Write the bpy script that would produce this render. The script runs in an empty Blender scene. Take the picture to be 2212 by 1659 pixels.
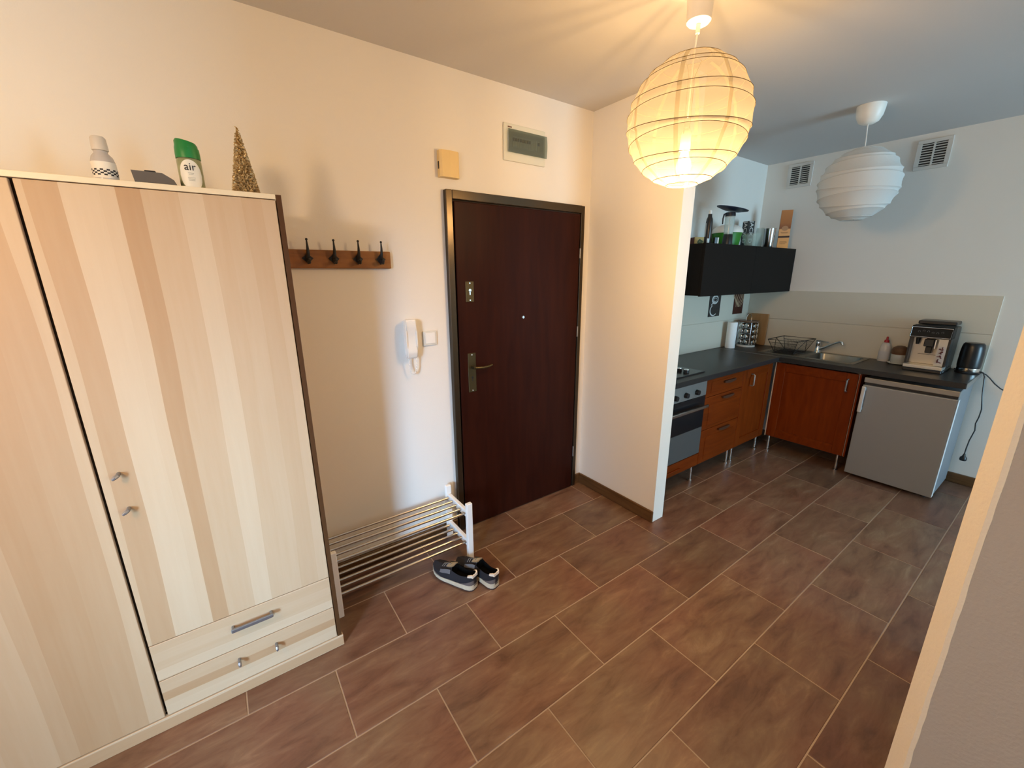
import bpy, bmesh, math, random
from mathutils import Vector, Matrix
random.seed(7)
C = bpy.context.scene.collection
SC = bpy.context.scene
PI = math.pi

# ------------------------------------------------------------------ camera
CAM = Vector((-2.3908, -2.1482, 1.6215)); YAW, PIT, ROL, FPX = 0.6160, 0.2606, -0.0054, 886.4
fw = Vector((math.sin(YAW)*math.cos(PIT), math.cos(YAW)*math.cos(PIT), -math.sin(PIT)))
rt = Vector((math.cos(YAW), -math.sin(YAW), 0)); up = rt.cross(fw)
rt2 = rt*math.cos(ROL)+up*math.sin(ROL); up2 = -rt*math.sin(ROL)+up*math.cos(ROL)
cd = bpy.data.cameras.new('camera'); cam = bpy.data.objects.new('camera', cd); C.objects.link(cam)
M = Matrix((rt2, up2, -fw)).transposed().to_4x4(); M.translation = CAM
cam.matrix_world = M
cd.sensor_fit = 'HORIZONTAL'; cd.sensor_width = 36.0; cd.lens = FPX/2212*36.0; cd.clip_start = 0.02
SC.camera = cam

# ------------------------------------------------------------------ world, lights, exposure
w = bpy.data.worlds.new('world'); SC.world = w; w.use_nodes = True
bg = w.node_tree.nodes['Background']; bg.inputs[0].default_value = (0.43, 0.68, 1.0, 1); bg.inputs[1].default_value = 3.4

def area(name, loc, target, sx, sy, col, power, spread=180):
    d = bpy.data.lights.new(name, 'AREA'); d.shape = 'RECTANGLE'; d.size = sx; d.size_y = sy
    d.color = col; d.energy = power; d.spread = math.radians(spread)
    o = bpy.data.objects.new(name, d); C.objects.link(o); o.location = loc
    o.rotation_euler = (Vector(target)-Vector(loc)).to_track_quat('-Z', 'Y').to_euler()
    return o
# daylight entering through the living-room window (beyond the near wall, towards -y) and the window left of the camera
area('daylight_window_front', (1.05, -6.30, 1.25), (1.05, 0, 1.25), 1.7, 2.1, (0.44, 0.79, 1.0), 98)
area('daylight_window_left', (-6.80, -5.00, 2.50), (-2.40, -0.35, 0.95), 2.0, 2.8, (0.40, 0.67, 1.0), 50, 34)
LAMP_POWER = 55
LAMP_COL = (1.0, 0.62, 0.265)
vs = SC.view_settings
vs.view_transform = 'Standard'; vs.look = 'None'; vs.gamma = 1.0; vs.use_curve_mapping = False; vs.exposure = 0.87
SC.cycles.use_denoising = True
SC.cycles.max_bounces = 10; SC.cycles.diffuse_bounces = 6; SC.cycles.transparent_max_bounces = 16
SC.cycles.sample_clamp_indirect = 6.0; SC.cycles.caustics_reflective = False; SC.cycles.caustics_refractive = False

# ------------------------------------------------------------------ materials
MATS = {}
def mat(name, col, rough=0.5, metal=0.0, spec=0.5, bump=0.0, bscale=60, trans=0.0, coat=0.0, emit=None, var=0.0, vscale=6):
    if name in MATS: return MATS[name]
    m = bpy.data.materials.new(name); m.use_nodes = True; nt = m.node_tree; b = nt.nodes['Principled BSDF']
    b.inputs['Base Color'].default_value = (*col, 1); b.inputs['Roughness'].default_value = rough
    b.inputs['Metallic'].default_value = metal; b.inputs['Specular IOR Level'].default_value = spec
    b.inputs['Transmission Weight'].default_value = trans; b.inputs['Coat Weight'].default_value = coat
    if emit:
        b.inputs['Emission Color'].default_value = (*emit[0], 1); b.inputs['Emission Strength'].default_value = emit[1]
    if bump or var:
        tc = nt.nodes.new('ShaderNodeTexCoord')
    if bump:
        n = nt.nodes.new('ShaderNodeTexNoise'); n.inputs['Scale'].default_value = bscale; n.inputs['Detail'].default_value = 3
        bp = nt.nodes.new('ShaderNodeBump'); bp.inputs['Strength'].default_value = bump; bp.inputs['Distance'].default_value = 0.004
        nt.links.new(tc.outputs['Object'], n.inputs['Vector']); nt.links.new(n.outputs['Fac'], bp.inputs['Height'])
        nt.links.new(bp.outputs['Normal'], b.inputs['Normal'])
    if var:
        n2 = nt.nodes.new('ShaderNodeTexNoise'); n2.inputs['Scale'].default_value = vscale; n2.inputs['Detail'].default_value = 4
        mx = nt.nodes.new('ShaderNodeMix'); mx.data_type = 'RGBA'
        mx.inputs['A'].default_value = tuple(c*(1-var) for c in col)+(1,); mx.inputs['B'].default_value = tuple(min(1, c*(1+var)) for c in col)+(1,)
        nt.links.new(tc.outputs['Object'], n2.inputs['Vector']); nt.links.new(n2.outputs['Fac'], mx.inputs['Factor'])
        nt.links.new(mx.outputs['Result'], b.inputs['Base Color'])
    MATS[name] = m
    return m

def ramp(nt, pts):
    r = nt.nodes.new('ShaderNodeValToRGB'); e = r.color_ramp.elements
    while len(e) < len(pts): e.new(0.5)
    for k, (p, c) in enumerate(pts): e[k].position = p; e[k].color = (*c, 1)
    return r

def birch(name, axis):
    """blocky birch veneer: strips of slightly different tone across AXIS, faint grain along the strips"""
    m = bpy.data.materials.new(name); m.use_nodes = True; nt = m.node_tree; L = nt.links; b = nt.nodes['Principled BSDF']
    b.inputs['Roughness'].default_value = 0.42; b.inputs['Specular IOR Level'].default_value = 0.35
    tc = nt.nodes.new('ShaderNodeTexCoord'); sp = nt.nodes.new('ShaderNodeSeparateXYZ'); L.new(tc.outputs['Object'], sp.inputs[0])
    # slow sideways drift of the strip edges
    nz = nt.nodes.new('ShaderNodeTexNoise'); nz.inputs['Scale'].default_value = 1.6; nz.inputs['Detail'].default_value = 1
    mp0 = nt.nodes.new('ShaderNodeMapping'); mp0.inputs['Scale'].default_value = (2.0, 1, 0.6) if axis == 'X' else (0.6, 1, 2.0)
    L.new(tc.outputs['Object'], mp0.inputs[0]); L.new(mp0.outputs[0], nz.inputs['Vector'])
    ma = nt.nodes.new('ShaderNodeMath'); ma.operation = 'MULTIPLY_ADD'; ma.inputs[1].default_value = 0.05
    L.new(nz.outputs['Fac'], ma.inputs[0]); L.new(sp.outputs[axis], ma.inputs[2])
    vo = nt.nodes.new('ShaderNodeTexVoronoi'); vo.voronoi_dimensions = '1D'; vo.inputs['Scale'].default_value = 17 if axis == 'X' else 26
    L.new(ma.outputs[0], vo.inputs['W'])
    gr = nt.nodes.new('ShaderNodeTexNoise'); gr.inputs['Scale'].default_value = 5; gr.inputs['Detail'].default_value = 4
    mp = nt.nodes.new('ShaderNodeMapping'); mp.inputs['Scale'].default_value = (14, 14, 0.9) if axis == 'X' else (0.9, 14, 14)
    L.new(tc.outputs['Object'], mp.inputs[0]); L.new(mp.outputs[0], gr.inputs['Vector'])
    sv = nt.nodes.new('ShaderNodeSeparateColor'); L.new(vo.outputs['Color'], sv.inputs[0])
    mm = nt.nodes.new('ShaderNodeMath'); mm.operation = 'MULTIPLY_ADD'; mm.inputs[1].default_value = 0.22; L.new(gr.outputs['Fac'], mm.inputs[0])
    m2 = nt.nodes.new('ShaderNodeMath'); m2.operation = 'MULTIPLY'; m2.inputs[1].default_value = 0.78; L.new(sv.outputs['Red'], m2.inputs[0]); L.new(m2.outputs[0], mm.inputs[2])
    r = ramp(nt, [(0.08, (0.465, 0.285, 0.15)), (0.5, (0.55, 0.38, 0.23)), (0.92, (0.635, 0.485, 0.325))])
    L.new(mm.outputs[0], r.inputs[0]); L.new(r.outputs[0], b.inputs['Base Color'])
    MATS[name] = m
    return m

def wood(name, c0, c1, axis='X', rough=0.4, scale=3.0, spec=0.4):
    m = bpy.data.materials.new(name); m.use_nodes = True; nt = m.node_tree; L = nt.links; b = nt.nodes['Principled BSDF']
    b.inputs['Roughness'].default_value = rough; b.inputs['Specular IOR Level'].default_value = spec
    tc = nt.nodes.new('ShaderNodeTexCoord'); mp = nt.nodes.new('ShaderNodeMapping')
    s = {'X': (1, 9, 9), 'Y': (9, 1, 9), 'Z': (9, 9, 1)}[axis]; mp.inputs['Scale'].default_value = s
    n = nt.nodes.new('ShaderNodeTexNoise'); n.inputs['Scale'].default_value = scale; n.inputs['Detail'].default_value = 5; n.inputs['Distortion'].default_value = 0.6
    r = ramp(nt, [(0.3, c0), (0.7, c1)])
    L.new(tc.outputs['Object'], mp.inputs[0]); L.new(mp.outputs[0], n.inputs['Vector']); L.new(n.outputs['Fac'], r.inputs[0]); L.new(r.outputs[0], b.inputs['Base Color'])
    MATS[name] = m
    return m

def slate():
    m = bpy.data.materials.new('slate_tile'); m.use_nodes = True; nt = m.node_tree; L = nt.links; b = nt.nodes['Principled BSDF']
    tc = nt.nodes.new('ShaderNodeTexCoord'); oi = nt.nodes.new('ShaderNodeObjectInfo')
    ad = nt.nodes.new('ShaderNodeVectorMath'); ad.operation = 'MULTIPLY_ADD'; ad.inputs[1].default_value = (37, 53, 19)
    L.new(oi.outputs['Random'], ad.inputs[0]); L.new(tc.outputs['Object'], ad.inputs[2])
    mp = nt.nodes.new('ShaderNodeMapping'); mp.inputs['Rotation'].default_value = (0, 0, 1.15); mp.inputs['Scale'].default_value = (1.1, 4.2, 1)
    L.new(ad.outputs[0], mp.inputs[0])
    n1 = nt.nodes.new('ShaderNodeTexNoise'); n1.inputs['Scale'].default_value = 3.9; n1.inputs['Detail'].default_value = 8; n1.inputs['Roughness'].default_value = 0.64; n1.inputs['Distortion'].default_value = 0.45
    L.new(mp.outputs[0], n1.inputs['Vector'])
    r = ramp(nt, [(0.28, (0.095, 0.046, 0.029)), (0.46, (0.165, 0.088, 0.057)), (0.58, (0.195, 0.116, 0.076)), (0.74, (0.28, 0.185, 0.127))])
    L.new(n1.outputs['Fac'], r.inputs[0])
    n2 = nt.nodes.new('ShaderNodeTexNoise'); n2.inputs['Scale'].default_value = 2.2; n2.inputs['Detail'].default_value = 2; L.new(ad.outputs[0], n2.inputs['Vector'])
    mx = nt.nodes.new('ShaderNodeMix'); mx.data_type = 'RGBA'; mx.blend_type = 'MULTIPLY'; mx.inputs['Factor'].default_value = 0.55
    r2 = ramp(nt, [(0.35, (1.0, 0.72, 0.62)), (0.65, (0.92, 1.0, 0.84))]); L.new(n2.outputs['Fac'], r2.inputs[0])
    L.new(r.outputs[0], mx.inputs['A']); L.new(r2.outputs[0], mx.inputs['B'])
    hv = nt.nodes.new('ShaderNodeHueSaturation'); mr = nt.nodes.new('ShaderNodeMapRange'); mr.inputs['To Min'].default_value = 0.84; mr.inputs['To Max'].default_value = 1.16
    L.new(oi.outputs['Random'], mr.inputs['Value']); L.new(mr.outputs[0], hv.inputs['Value']); L.new(mx.outputs['Result'], hv.inputs['Color'])
    L.new(hv.outputs[0], b.inputs['Base Color'])
    b.inputs['Roughness'].default_value = 0.40; b.inputs['Specular IOR Level'].default_value = 0.55
    bp = nt.nodes.new('ShaderNodeBump'); bp.inputs['Strength'].default_value = 0.25; bp.inputs['Distance'].default_value = 0.003
    L.new(n1.outputs['Fac'], bp.inputs['Height']); L.new(bp.outputs[0], b.inputs['Normal'])
    MATS['slate_tile'] = m
    return m

def paper(name, col, t_diff, t_trans, t_clear):
    m = bpy.data.materials.new(name); m.use_nodes = True; nt = m.node_tree; L = nt.links
    nt.nodes.remove(nt.nodes['Principled BSDF']); out = nt.nodes['Material Output']
    d = nt.nodes.new('ShaderNodeBsdfDiffuse'); d.inputs[0].default_value = (*col, 1)
    t = nt.nodes.new('ShaderNodeBsdfTranslucent'); t.inputs[0].default_value = (*col, 1)
    c = nt.nodes.new('ShaderNodeBsdfTransparent')
    m1 = nt.nodes.new('ShaderNodeMixShader'); m1.inputs[0].default_value = t_trans/(t_trans+t_diff)
    m2 = nt.nodes.new('ShaderNodeMixShader'); m2.inputs[0].default_value = t_clear
    L.new(d.outputs[0], m1.inputs[1]); L.new(t.outputs[0], m1.inputs[2]); L.new(m1.outputs[0], m2.inputs[1]); L.new(c.outputs[0], m2.inputs[2])
    tc = nt.nodes.new('ShaderNodeTexCoord'); n = nt.nodes.new('ShaderNodeTexNoise'); n.inputs['Scale'].default_value = 14; n.inputs['Detail'].default_value = 6
    bp = nt.nodes.new('ShaderNodeBump'); bp.inputs['Strength'].default_value = 0.35; bp.inputs['Distance'].default_value = 0.01
    L.new(tc.outputs['Object'], n.inputs['Vector']); L.new(n.outputs['Fac'], bp.inputs['Height']); L.new(bp.outputs[0], d.inputs['Normal']); L.new(bp.outputs[0], t.inputs['Normal'])
    L.new(m2.outputs[0], out.inputs['Surface'])
    MATS[name] = m
    return m

def glassy(name, col=(0.9, 0.95, 0.95), clear=0.75, rough=0.05):
    """thin clear glass or plastic"""
    m = bpy.data.materials.new(name); m.use_nodes = True; nt = m.node_tree; L = nt.links; b = nt.nodes['Principled BSDF']; out = nt.nodes['Material Output']
    b.inputs['Base Color'].default_value = (*col, 1); b.inputs['Roughness'].default_value = rough; b.inputs['Specular IOR Level'].default_value = 0.8
    t = nt.nodes.new('ShaderNodeBsdfTransparent'); t.inputs[0].default_value = (*col, 1)
    mx = nt.nodes.new('ShaderNodeMixShader'); mx.inputs[0].default_value = clear
    L.new(b.outputs[0], mx.inputs[1]); L.new(t.outputs[0], mx.inputs[2]); L.new(mx.outputs[0], out.inputs['Surface'])
    MATS[name] = m
    return m

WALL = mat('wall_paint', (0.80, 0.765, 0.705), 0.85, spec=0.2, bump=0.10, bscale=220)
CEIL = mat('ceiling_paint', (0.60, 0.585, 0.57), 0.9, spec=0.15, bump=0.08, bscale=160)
TAUPE = mat('taupe_face', (0.44, 0.39, 0.335), 0.88, spec=0.15, bump=0.45, bscale=120)  # near wall face, toned darker than the other walls
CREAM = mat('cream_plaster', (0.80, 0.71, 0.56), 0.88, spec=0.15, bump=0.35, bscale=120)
GROUT = mat('grout', (0.42, 0.33, 0.26), 0.9, spec=0.1, var=0.12, vscale=5)
SLATE = slate()
BIRCHV = birch('birch_upright', 'X'); BIRCHH = birch('birch_level', 'Z')
EDGE = mat('brown_edge_band', (0.085, 0.036, 0.012), 0.55, spec=0.2)
PALE_EDGE = mat('birch_edge', (0.80, 0.67, 0.46), 0.45)
GAPSHADE = mat('gap_shade', (0.03, 0.018, 0.012), 0.8)  # near-black colour painted as the shade between and behind parts
MAHOG = wood('mahogany', (0.020, 0.0036, 0.0017), (0.031, 0.0064, 0.0028), 'Z', 0.45, 2.5, 0.10)
BRONZE = mat('bronze_steel', (0.075, 0.057, 0.038), 0.28, metal=0.85)
BRASSY = mat('aged_brass', (0.085, 0.066, 0.032), 0.42, metal=0.8)
SKIRT = wood('brown_skirting', (0.085, 0.042, 0.016), (0.14, 0.07, 0.028), 'Y', 0.35, 4)
CHROME = mat('chrome', (0.78, 0.78, 0.78), 0.14, metal=1.0)
STEEL = mat('brushed_steel', (0.30, 0.29, 0.275), 0.45, metal=0.75)
TUBE = mat('rack_tube_steel', (0.62, 0.58, 0.53), 0.22, metal=1.0)
INOX = mat('fridge_grey', (0.27, 0.265, 0.26), 0.42, metal=0.35)
WHITEP = mat('white_plastic', (0.80, 0.79, 0.76), 0.35)
WHITEM = mat('white_lacquer', (0.84, 0.83, 0.80), 0.4)
YELLOWED = mat('yellowed_plastic', (0.78, 0.58, 0.27), 0.45)
BLACKP = mat('black_plastic', (0.012, 0.012, 0.014), 0.35)
GLOSSB = mat('gloss_black', (0.010, 0.010, 0.012), 0.2, spec=0.35)
BLACKF = mat('black_brown_front', (0.0135, 0.0108, 0.0090), 0.75, spec=0.08)
CTOP = mat('charcoal_worktop', (0.022, 0.021, 0.021), 0.36, spec=0.35, var=0.25, vscale=40)
KWOOD = wood('reddish_oak', (0.125, 0.0185, 0.0015), (0.185, 0.031, 0.0026), 'Z', 0.42, 3, 0.12)
KWOODH = wood('reddish_oak_level', (0.125, 0.0185, 0.0015), (0.185, 0.031, 0.0026), 'X', 0.42, 3, 0.12)
KEDGE = mat('pale_cut_edge', (0.62, 0.42, 0.28), 0.6)
BTILE = mat('cream_wall_tile', (0.62, 0.575, 0.475), 0.28, spec=0.4)
IRON = mat('cast_iron', (0.022, 0.022, 0.024), 0.5, metal=0.4)
PINE = wood('stained_pine', (0.20, 0.075, 0.018), (0.33, 0.135, 0.035), 'X', 0.42, 3)
TAN = wood('beech_board', (0.30, 0.16, 0.06), (0.38, 0.21, 0.085), 'Z', 0.5, 3)
GREEN = mat('green_plastic', (0.012, 0.22, 0.05), 0.35)
CLEAR = glassy('clear_glass')
SMOKE = glassy('smoky_cover', (0.55, 0.60, 0.57), 0.88, 0.2)

# ------------------------------------------------------------------ mesh helpers
def BM(): return bmesh.new()
def box(bm, x0, x1, y0, y1, z0, z1, bev=0.0, seg=2):
    if x0 > x1: x0, x1 = x1, x0
    if y0 > y1: y0, y1 = y1, y0
    if z0 > z1: z0, z1 = z1, z0
    v = [bm.verts.new((x, y, z)) for z in (z0, z1) for y in (y0, y1) for x in (x0, x1)]
    fs = [bm.faces.new([v[i] for i in q]) for q in ((0, 2, 3, 1), (4, 5, 7, 6), (0, 1, 5, 4), (2, 6, 7, 3), (0, 4, 6, 2), (1, 3, 7, 5))]
    if bev > 0:
        es = list({e for f in fs for e in f.edges})
        bmesh.ops.bevel(bm, geom=es, offset=min(bev, 0.49*min(x1-x0, y1-y0, z1-z0)), segments=seg, profile=0.5, affect='EDGES')
    return bm
def frame_axes(d):
    d = d.normalized(); a = Vector((0, 0, 1)) if abs(d.z) < 0.9 else Vector((1, 0, 0))
    u = d.cross(a).normalized(); return u, d.cross(u).normalized()
def tube(bm, pts, r, n=8, closed=False, caps=True):
    pts = [Vector(p) for p in pts]; k = len(pts); rings = []
    u = None
    for i, p in enumerate(pts):
        if closed: d = pts[(i+1) % k]-pts[i-1]
        else: d = pts[min(i+1, k-1)]-pts[max(i-1, 0)]
        d.normalize()
        if u is None: u, v = frame_axes(d)
        else:
            u = (u-d*u.dot(d))
            u = u.normalized() if u.length > 1e-6 else frame_axes(d)[0]
            v = d.cross(u)
        rr = r[i] if isinstance(r, (list, tuple)) else r
        rings.append([bm.verts.new(p+(u*math.cos(2*PI*j/n)+v*math.sin(2*PI*j/n))*rr) for j in range(n)])
    for i in range(k if closed else k-1):
        a, b = rings[i], rings[(i+1) % k]
        for j in range(n): bm.faces.new((a[j], a[(j+1) % n], b[(j+1) % n], b[j]))
    if caps and not closed:
        bm.faces.new(rings[0][::-1]); bm.faces.new(rings[-1])
    return bm
def cyl(bm, p0, p1, r0, r1=None, n=20):
    return tube(bm, [p0, p1], [r0, r0 if r1 is None else r1], n)
def lathe(bm, prof, n=28, o=(0, 0, 0), cap=True):
    o = Vector(o); rings = []
    for r, z in prof:
        rings.append([bm.verts.new(o+Vector((r*math.cos(2*PI*j/n), r*math.sin(2*PI*j/n), z))) for j in range(n)] if r > 1e-6 else [bm.verts.new(o+Vector((0, 0, z)))])
    for a, b in zip(rings, rings[1:]):
        for j in range(n):
            j2 = (j+1) % n
            if len(a) == 1 and len(b) == 1: continue
            if len(a) == 1: bm.faces.new((a[0], b[j2], b[j]))
            elif len(b) == 1: bm.faces.new((a[j], a[j2], b[0]))
            else: bm.faces.new((a[j], a[j2], b[j2], b[j]))
    if cap:
        if len(rings[0]) > 1: bm.faces.new(rings[0][::-1])
        if len(rings[-1]) > 1: bm.faces.new(rings[-1])
    return bm
def prism(bm, poly, fn, d0, d1):
    """extrude the 2-D polygon POLY between depths d0 and d1; fn(a, b, d) gives the point"""
    a = [bm.verts.new(fn(p[0], p[1], d0)) for p in poly]; b = [bm.verts.new(fn(p[0], p[1], d1)) for p in poly]
    n = len(poly); bm.faces.new(a[::-1]); bm.faces.new(b)
    for i in range(n): bm.faces.new((a[i], a[(i+1) % n], b[(i+1) % n], b[i]))
    return bm
def xform(bm, Mx):
    bmesh.ops.transform(bm, matrix=Mx, verts=bm.verts); return bm
def obj(name, bm, m, parent=None, smooth=False, world=True, kind=None, label=None):
    bmesh.ops.recalc_face_normals(bm, faces=bm.faces)
    if world and parent is not None:
        root = parent
        while root.parent: root = root.parent
        bmesh.ops.translate(bm, verts=bm.verts, vec=-Vector(root['o'])) if 'o' in root.keys() else None
    me = bpy.data.meshes.new(name); bm.to_mesh(me); bm.free()
    me.materials.append(m)
    if smooth:
        for p in me.polygons: p.use_smooth = True
        me.set_sharp_from_angle(angle=0.7)
    o = bpy.data.objects.new(name, me); C.objects.link(o)
    if parent is not None: o.parent = parent
    if kind: o['kind'] = kind
    if label: o['label'] = label
    return o
ROOTS = []
def thing(name, label, cat, loc=(0, 0, 0), group=None):
    o = bpy.data.objects.new(name, None); C.objects.link(o); o.location = loc
    o['o'] = tuple(float(c) for c in loc); o['label'] = label; o['category'] = cat; o.empty_display_size = 0.1
    if group: o['group'] = group
    ROOTS.append(o)
    return o
def tag(o, label, cat, group=None):
    o['label'] = label; o['category'] = cat
    if group: o['group'] = group
    return o
def struct(name, loc=None, bm=None, m=None):
    if bm is None:
        o = bpy.data.objects.new(name, None); C.objects.link(o)
    else: o = obj(name, bm, m)
    o['kind'] = 'structure'
    return o
def text(name, s, size, m, parent, loc, rot, depth=0.0006, stretch=1.0, sy=1.0):
    """raised lettering as a mesh; LOC and ROT in world terms"""
    cu = bpy.data.curves.new(name, 'FONT'); cu.body = s; cu.size = size; cu.extrude = depth; cu.align_x = 'CENTER'; cu.align_y = 'CENTER'
    t = bpy.data.objects.new(name, cu); C.objects.link(t)
    dg = bpy.context.evaluated_depsgraph_get(); me = bpy.data.meshes.new_from_object(t.evaluated_get(dg))
    bpy.data.objects.remove(t); bpy.data.curves.remove(cu)
    me.materials.clear(); me.materials.append(m)
    root = parent
    while root.parent: root = root.parent
    off = Vector(root['o']) if 'o' in root.keys() else Vector((0, 0, 0))
    me.transform(Matrix.Translation(Vector(loc)-off) @ rot.to_4x4() @ Matrix.Diagonal((stretch, sy, 1, 1)))
    o = bpy.data.objects.new(name, me); C.objects.link(o); o.parent = parent
    return o
def axes(x, y):
    """rotation whose local X and Y run along the world directions x and y"""
    x = Vector(x).normalized(); y = Vector(y).normalized(); return Matrix((x, y, x.cross(y))).transposed()

# ------------------------------------------------------------------ room shell
H = 2.635; XL, XR, YB = -4.6, 2.2, -6.2
PX0, PX1, PY0, PY1 = -0.2107, -0.1005, -0.7026, 0.0      # partition beside the entrance door
fl = struct('floor', bm=box(BM(), XL-0.1, XR+0.1, YB-0.1, 0.1, -0.12, -0.0022), m=GROUT)
A_, B_, Y_A, G_ = 0.3164, 0.3230, -0.2665, 0.0026
shared = {}
for row in range(1, 13):
    y1 = Y_A-(row-2)*B_; y0 = y1-B_
    for i in range(-16, 9):
        if (i+row) % 2: continue
        x0, x1 = i*A_, (i+2)*A_
        cx0, cx1, cy0, cy1 = max(x0+G_, XL+0.001), min(x1-G_, XR-0.001), max(y0+G_, YB), min(y1-G_, -0.001)
        if cx1-cx0 < 0.01 or cy1-cy0 < 0.01: continue
        key = (round(cx1-cx0, 4), round(cy1-cy0, 4)); c = ((cx0+cx1)/2, (cy0+cy1)/2)
        if key not in shared:
            hx, hy = key[0]/2, key[1]/2
            o = obj('tile', box(BM(), -hx, hx, -hy, hy, -0.006, 0.0, 0.0012, 1), SLATE); shared[key] = o.data
        else:
            o = bpy.data.objects.new('tile', shared[key]); C.objects.link(o)
        o.parent = fl; o.location = (c[0], c[1], random.uniform(-0.0004, 0.0))
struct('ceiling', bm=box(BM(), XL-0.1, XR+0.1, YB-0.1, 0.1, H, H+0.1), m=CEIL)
struct('wall_back', bm=box(BM(), XL-0.1, XR+0.1, 0.0, 0.12, 0, H), m=WALL)
wk = struct('wall_right', bm=box(BM(), XR, XR+0.12, YB-0.1, 0.0, 0, H), m=WALL)
# window walls out of frame
def wall_with_hole(name, along, pos, t, a0, a1, h0, h1, z0, z1):
    bm = BM()
    def bx(p0, p1, q0, q1):
        if along == 'x': box(bm, p0, p1, pos, pos-t, q0, q1)
        else: box(bm, pos, pos-t, p0, p1, q0, q1)
    bx(a0, h0, 0, H); bx(h1, a1, 0, H); bx(h0, h1, 0, z0); bx(h0, h1, z1, H)
    return struct(name, bm=bm, m=WALL)
wall_with_hole('wall_front', 'x', YB, 0.12, XL, XR, 0.2, 1.9, 0.2, 2.3)
wall_with_hole('wall_left', 'y', XL, 0.12, YB, 0.0, -3.4, -2.5, 0.1, 2.2)
PANE = glassy('window_glass', (1, 1, 1), 0.93, 0.02)
def window(name, along, pos, h0, h1, z0, z1):
    t = struct(name); bm = BM(); fwid = 0.05
    def bx(b, p0, p1, q0, q1, d0=0.02, d1=0.08):
        if along == 'x': box(b, p0, p1, pos-d0, pos-d1, q0, q1)
        else: box(b, pos-d0, pos-d1, p0, p1, q0, q1)
    bx(bm, h0, h1, z0, z0+fwid); bx(bm, h0, h1, z1-fwid, z1); bx(bm, h0, h0+fwid, z0, z1); bx(bm, h1-fwid, h1, z0, z1)
    obj('window_frame', bm, WHITEM, t)
    g = BM(); bx(g, h0+fwid, h1-fwid, z0+fwid, z1-fwid, 0.045, 0.05); obj('pane', g, PANE, t)
window('window_1', 'x', YB, 0.2, 1.9, 0.2, 2.3)
window('window_2', 'y', XL, -3.4, -2.5, 0.1, 2.2)
struct('wall_partition', bm=box(BM(), PX0, PX1, PY0, PY1, 0, H), m=WALL)
# near wall at the right of the frame: taupe face, cream plastered corner
NX0, NY1 = -1.115, -2.0695; CH = 0.031
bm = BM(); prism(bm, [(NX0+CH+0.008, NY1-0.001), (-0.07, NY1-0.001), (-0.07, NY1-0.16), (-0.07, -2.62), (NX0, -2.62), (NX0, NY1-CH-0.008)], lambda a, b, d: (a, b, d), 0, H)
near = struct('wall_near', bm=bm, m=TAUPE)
bm = BM(); rows = 90; prev = None
for k in range(rows+1):
    z = H*k/rows; j = random.uniform(-0.0010, 0.0010)
    cur = [bm.verts.new(p) for p in ((NX0-0.0012, NY1-CH-0.010+j, z), (NX0-0.001, NY1-CH-0.001+j*0.3, z), (NX0+CH, NY1, z), (-0.069, NY1, z), (-0.069, NY1-0.004, z), (NX0+CH+0.004, NY1-0.006, z), (NX0+0.004, NY1-CH-0.012+j, z))]
    if prev:
        for a in range(7): bm.faces.new((prev[a], prev[(a+1) % 7], cur[(a+1) % 7], cur[a]))
    prev = cur
obj('corner_plaster', bm, CREAM, near, label='cream plastered corner strip')
# skirting
def skirt(name, x0, x1, y0, y1):
    return struct(name, bm=box(BM(), x0, x1, y0, y1, 0.0, 0.081, 0.004, 1), m=SKIRT)
skirt('baseboard_partition', PX0-0.016, PX0-0.0005, PY0-0.004, -0.018)
skirt('baseboard_back', -0.279, PX0-0.001, -0.017, -0.0005)
skirt('baseboard_hall', -2.14, -1.317, -0.017, -0.0005)
skirt('baseboard_left', XL+0.001, -3.395, -0.017, -0.0005)
skirt('baseboard_right', XR-0.017, XR-0.0005, -5.9, -1.0)
# wall tiles over the worktops
ZT0, ZT1, ZT2 = 0.9005, 1.178, 1.454
for zz0, zz1 in ((ZT0, ZT1-0.001), (ZT1+0.001, ZT2)):
    for (a, b) in ((-1.745, -0.009),):
        o = obj('tile', box(BM(), XR-0.008, XR-0.0005, a, b, zz0, zz1, 0.0007, 1), BTILE); o.parent = wk
wb = bpy.data.objects['wall_back']
for zz0, zz1 in ((ZT0, ZT1-0.012), (ZT1-0.010, ZT2-0.006)):
    for (a, b) in ((-0.099, 2.191),):
        o = obj('tile', box(BM(), a, b, -0.008, -0.0005, zz0, zz1, 0.0007, 1), BTILE); o.parent = wb

# ------------------------------------------------------------------ entrance door
dr = struct('door_1')
bm = BM()
box(bm, -1.3147, -1.277, -0.034, -0.0005, 0, 2.06, 0.003, 1); box(bm, -0.312, -0.2804, -0.026, -0.0005, 0, 2.06, 0.003, 1); box(bm, -1.277, -0.312, -0.034, -0.0005, 2.014, 2.06, 0.003, 1)
obj('door_frame', bm, BRONZE, dr)
obj('door_rebate', box(BM(), -1.2765, -0.3125, -0.008, -0.0008, 0.004, 2.0135), GAPSHADE, dr)
obj('door_leaf', box(BM(), -1.266, -0.324, -0.028, -0.0085, 0.006, 2.006, 0.004, 2), MAHOG, dr)
def plate(z0, z1, name):
    p = obj(name, box(BM(), -1.2135, -1.1595, -0.032, -0.0282, z0, z1, 0.0015, 1), BRASSY, dr)
    for z in (z0+0.010, z1-0.010): obj('screw', lathe_y(-1.1865, -0.0321, z, 0.0055, 0.002), CHROME, p, True)
    return p
def lathe_y(x, y, z, r, d, n=14):
    """small disc facing -y"""
    return cyl(BM(), (x, y, z), (x, y-d, z), r, r*0.75, n)
p1 = plate(1.469, 1.585, 'lock_plate')
bm = cyl(BM(), (-1.1865, -0.0322, 1.535), (-1.1865, -0.0345, 1.535), 0.0085, None, 14); box(bm, -1.1905, -1.1825, -0.0345, -0.0322, 1.508, 1.533, 0.001, 1)
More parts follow.
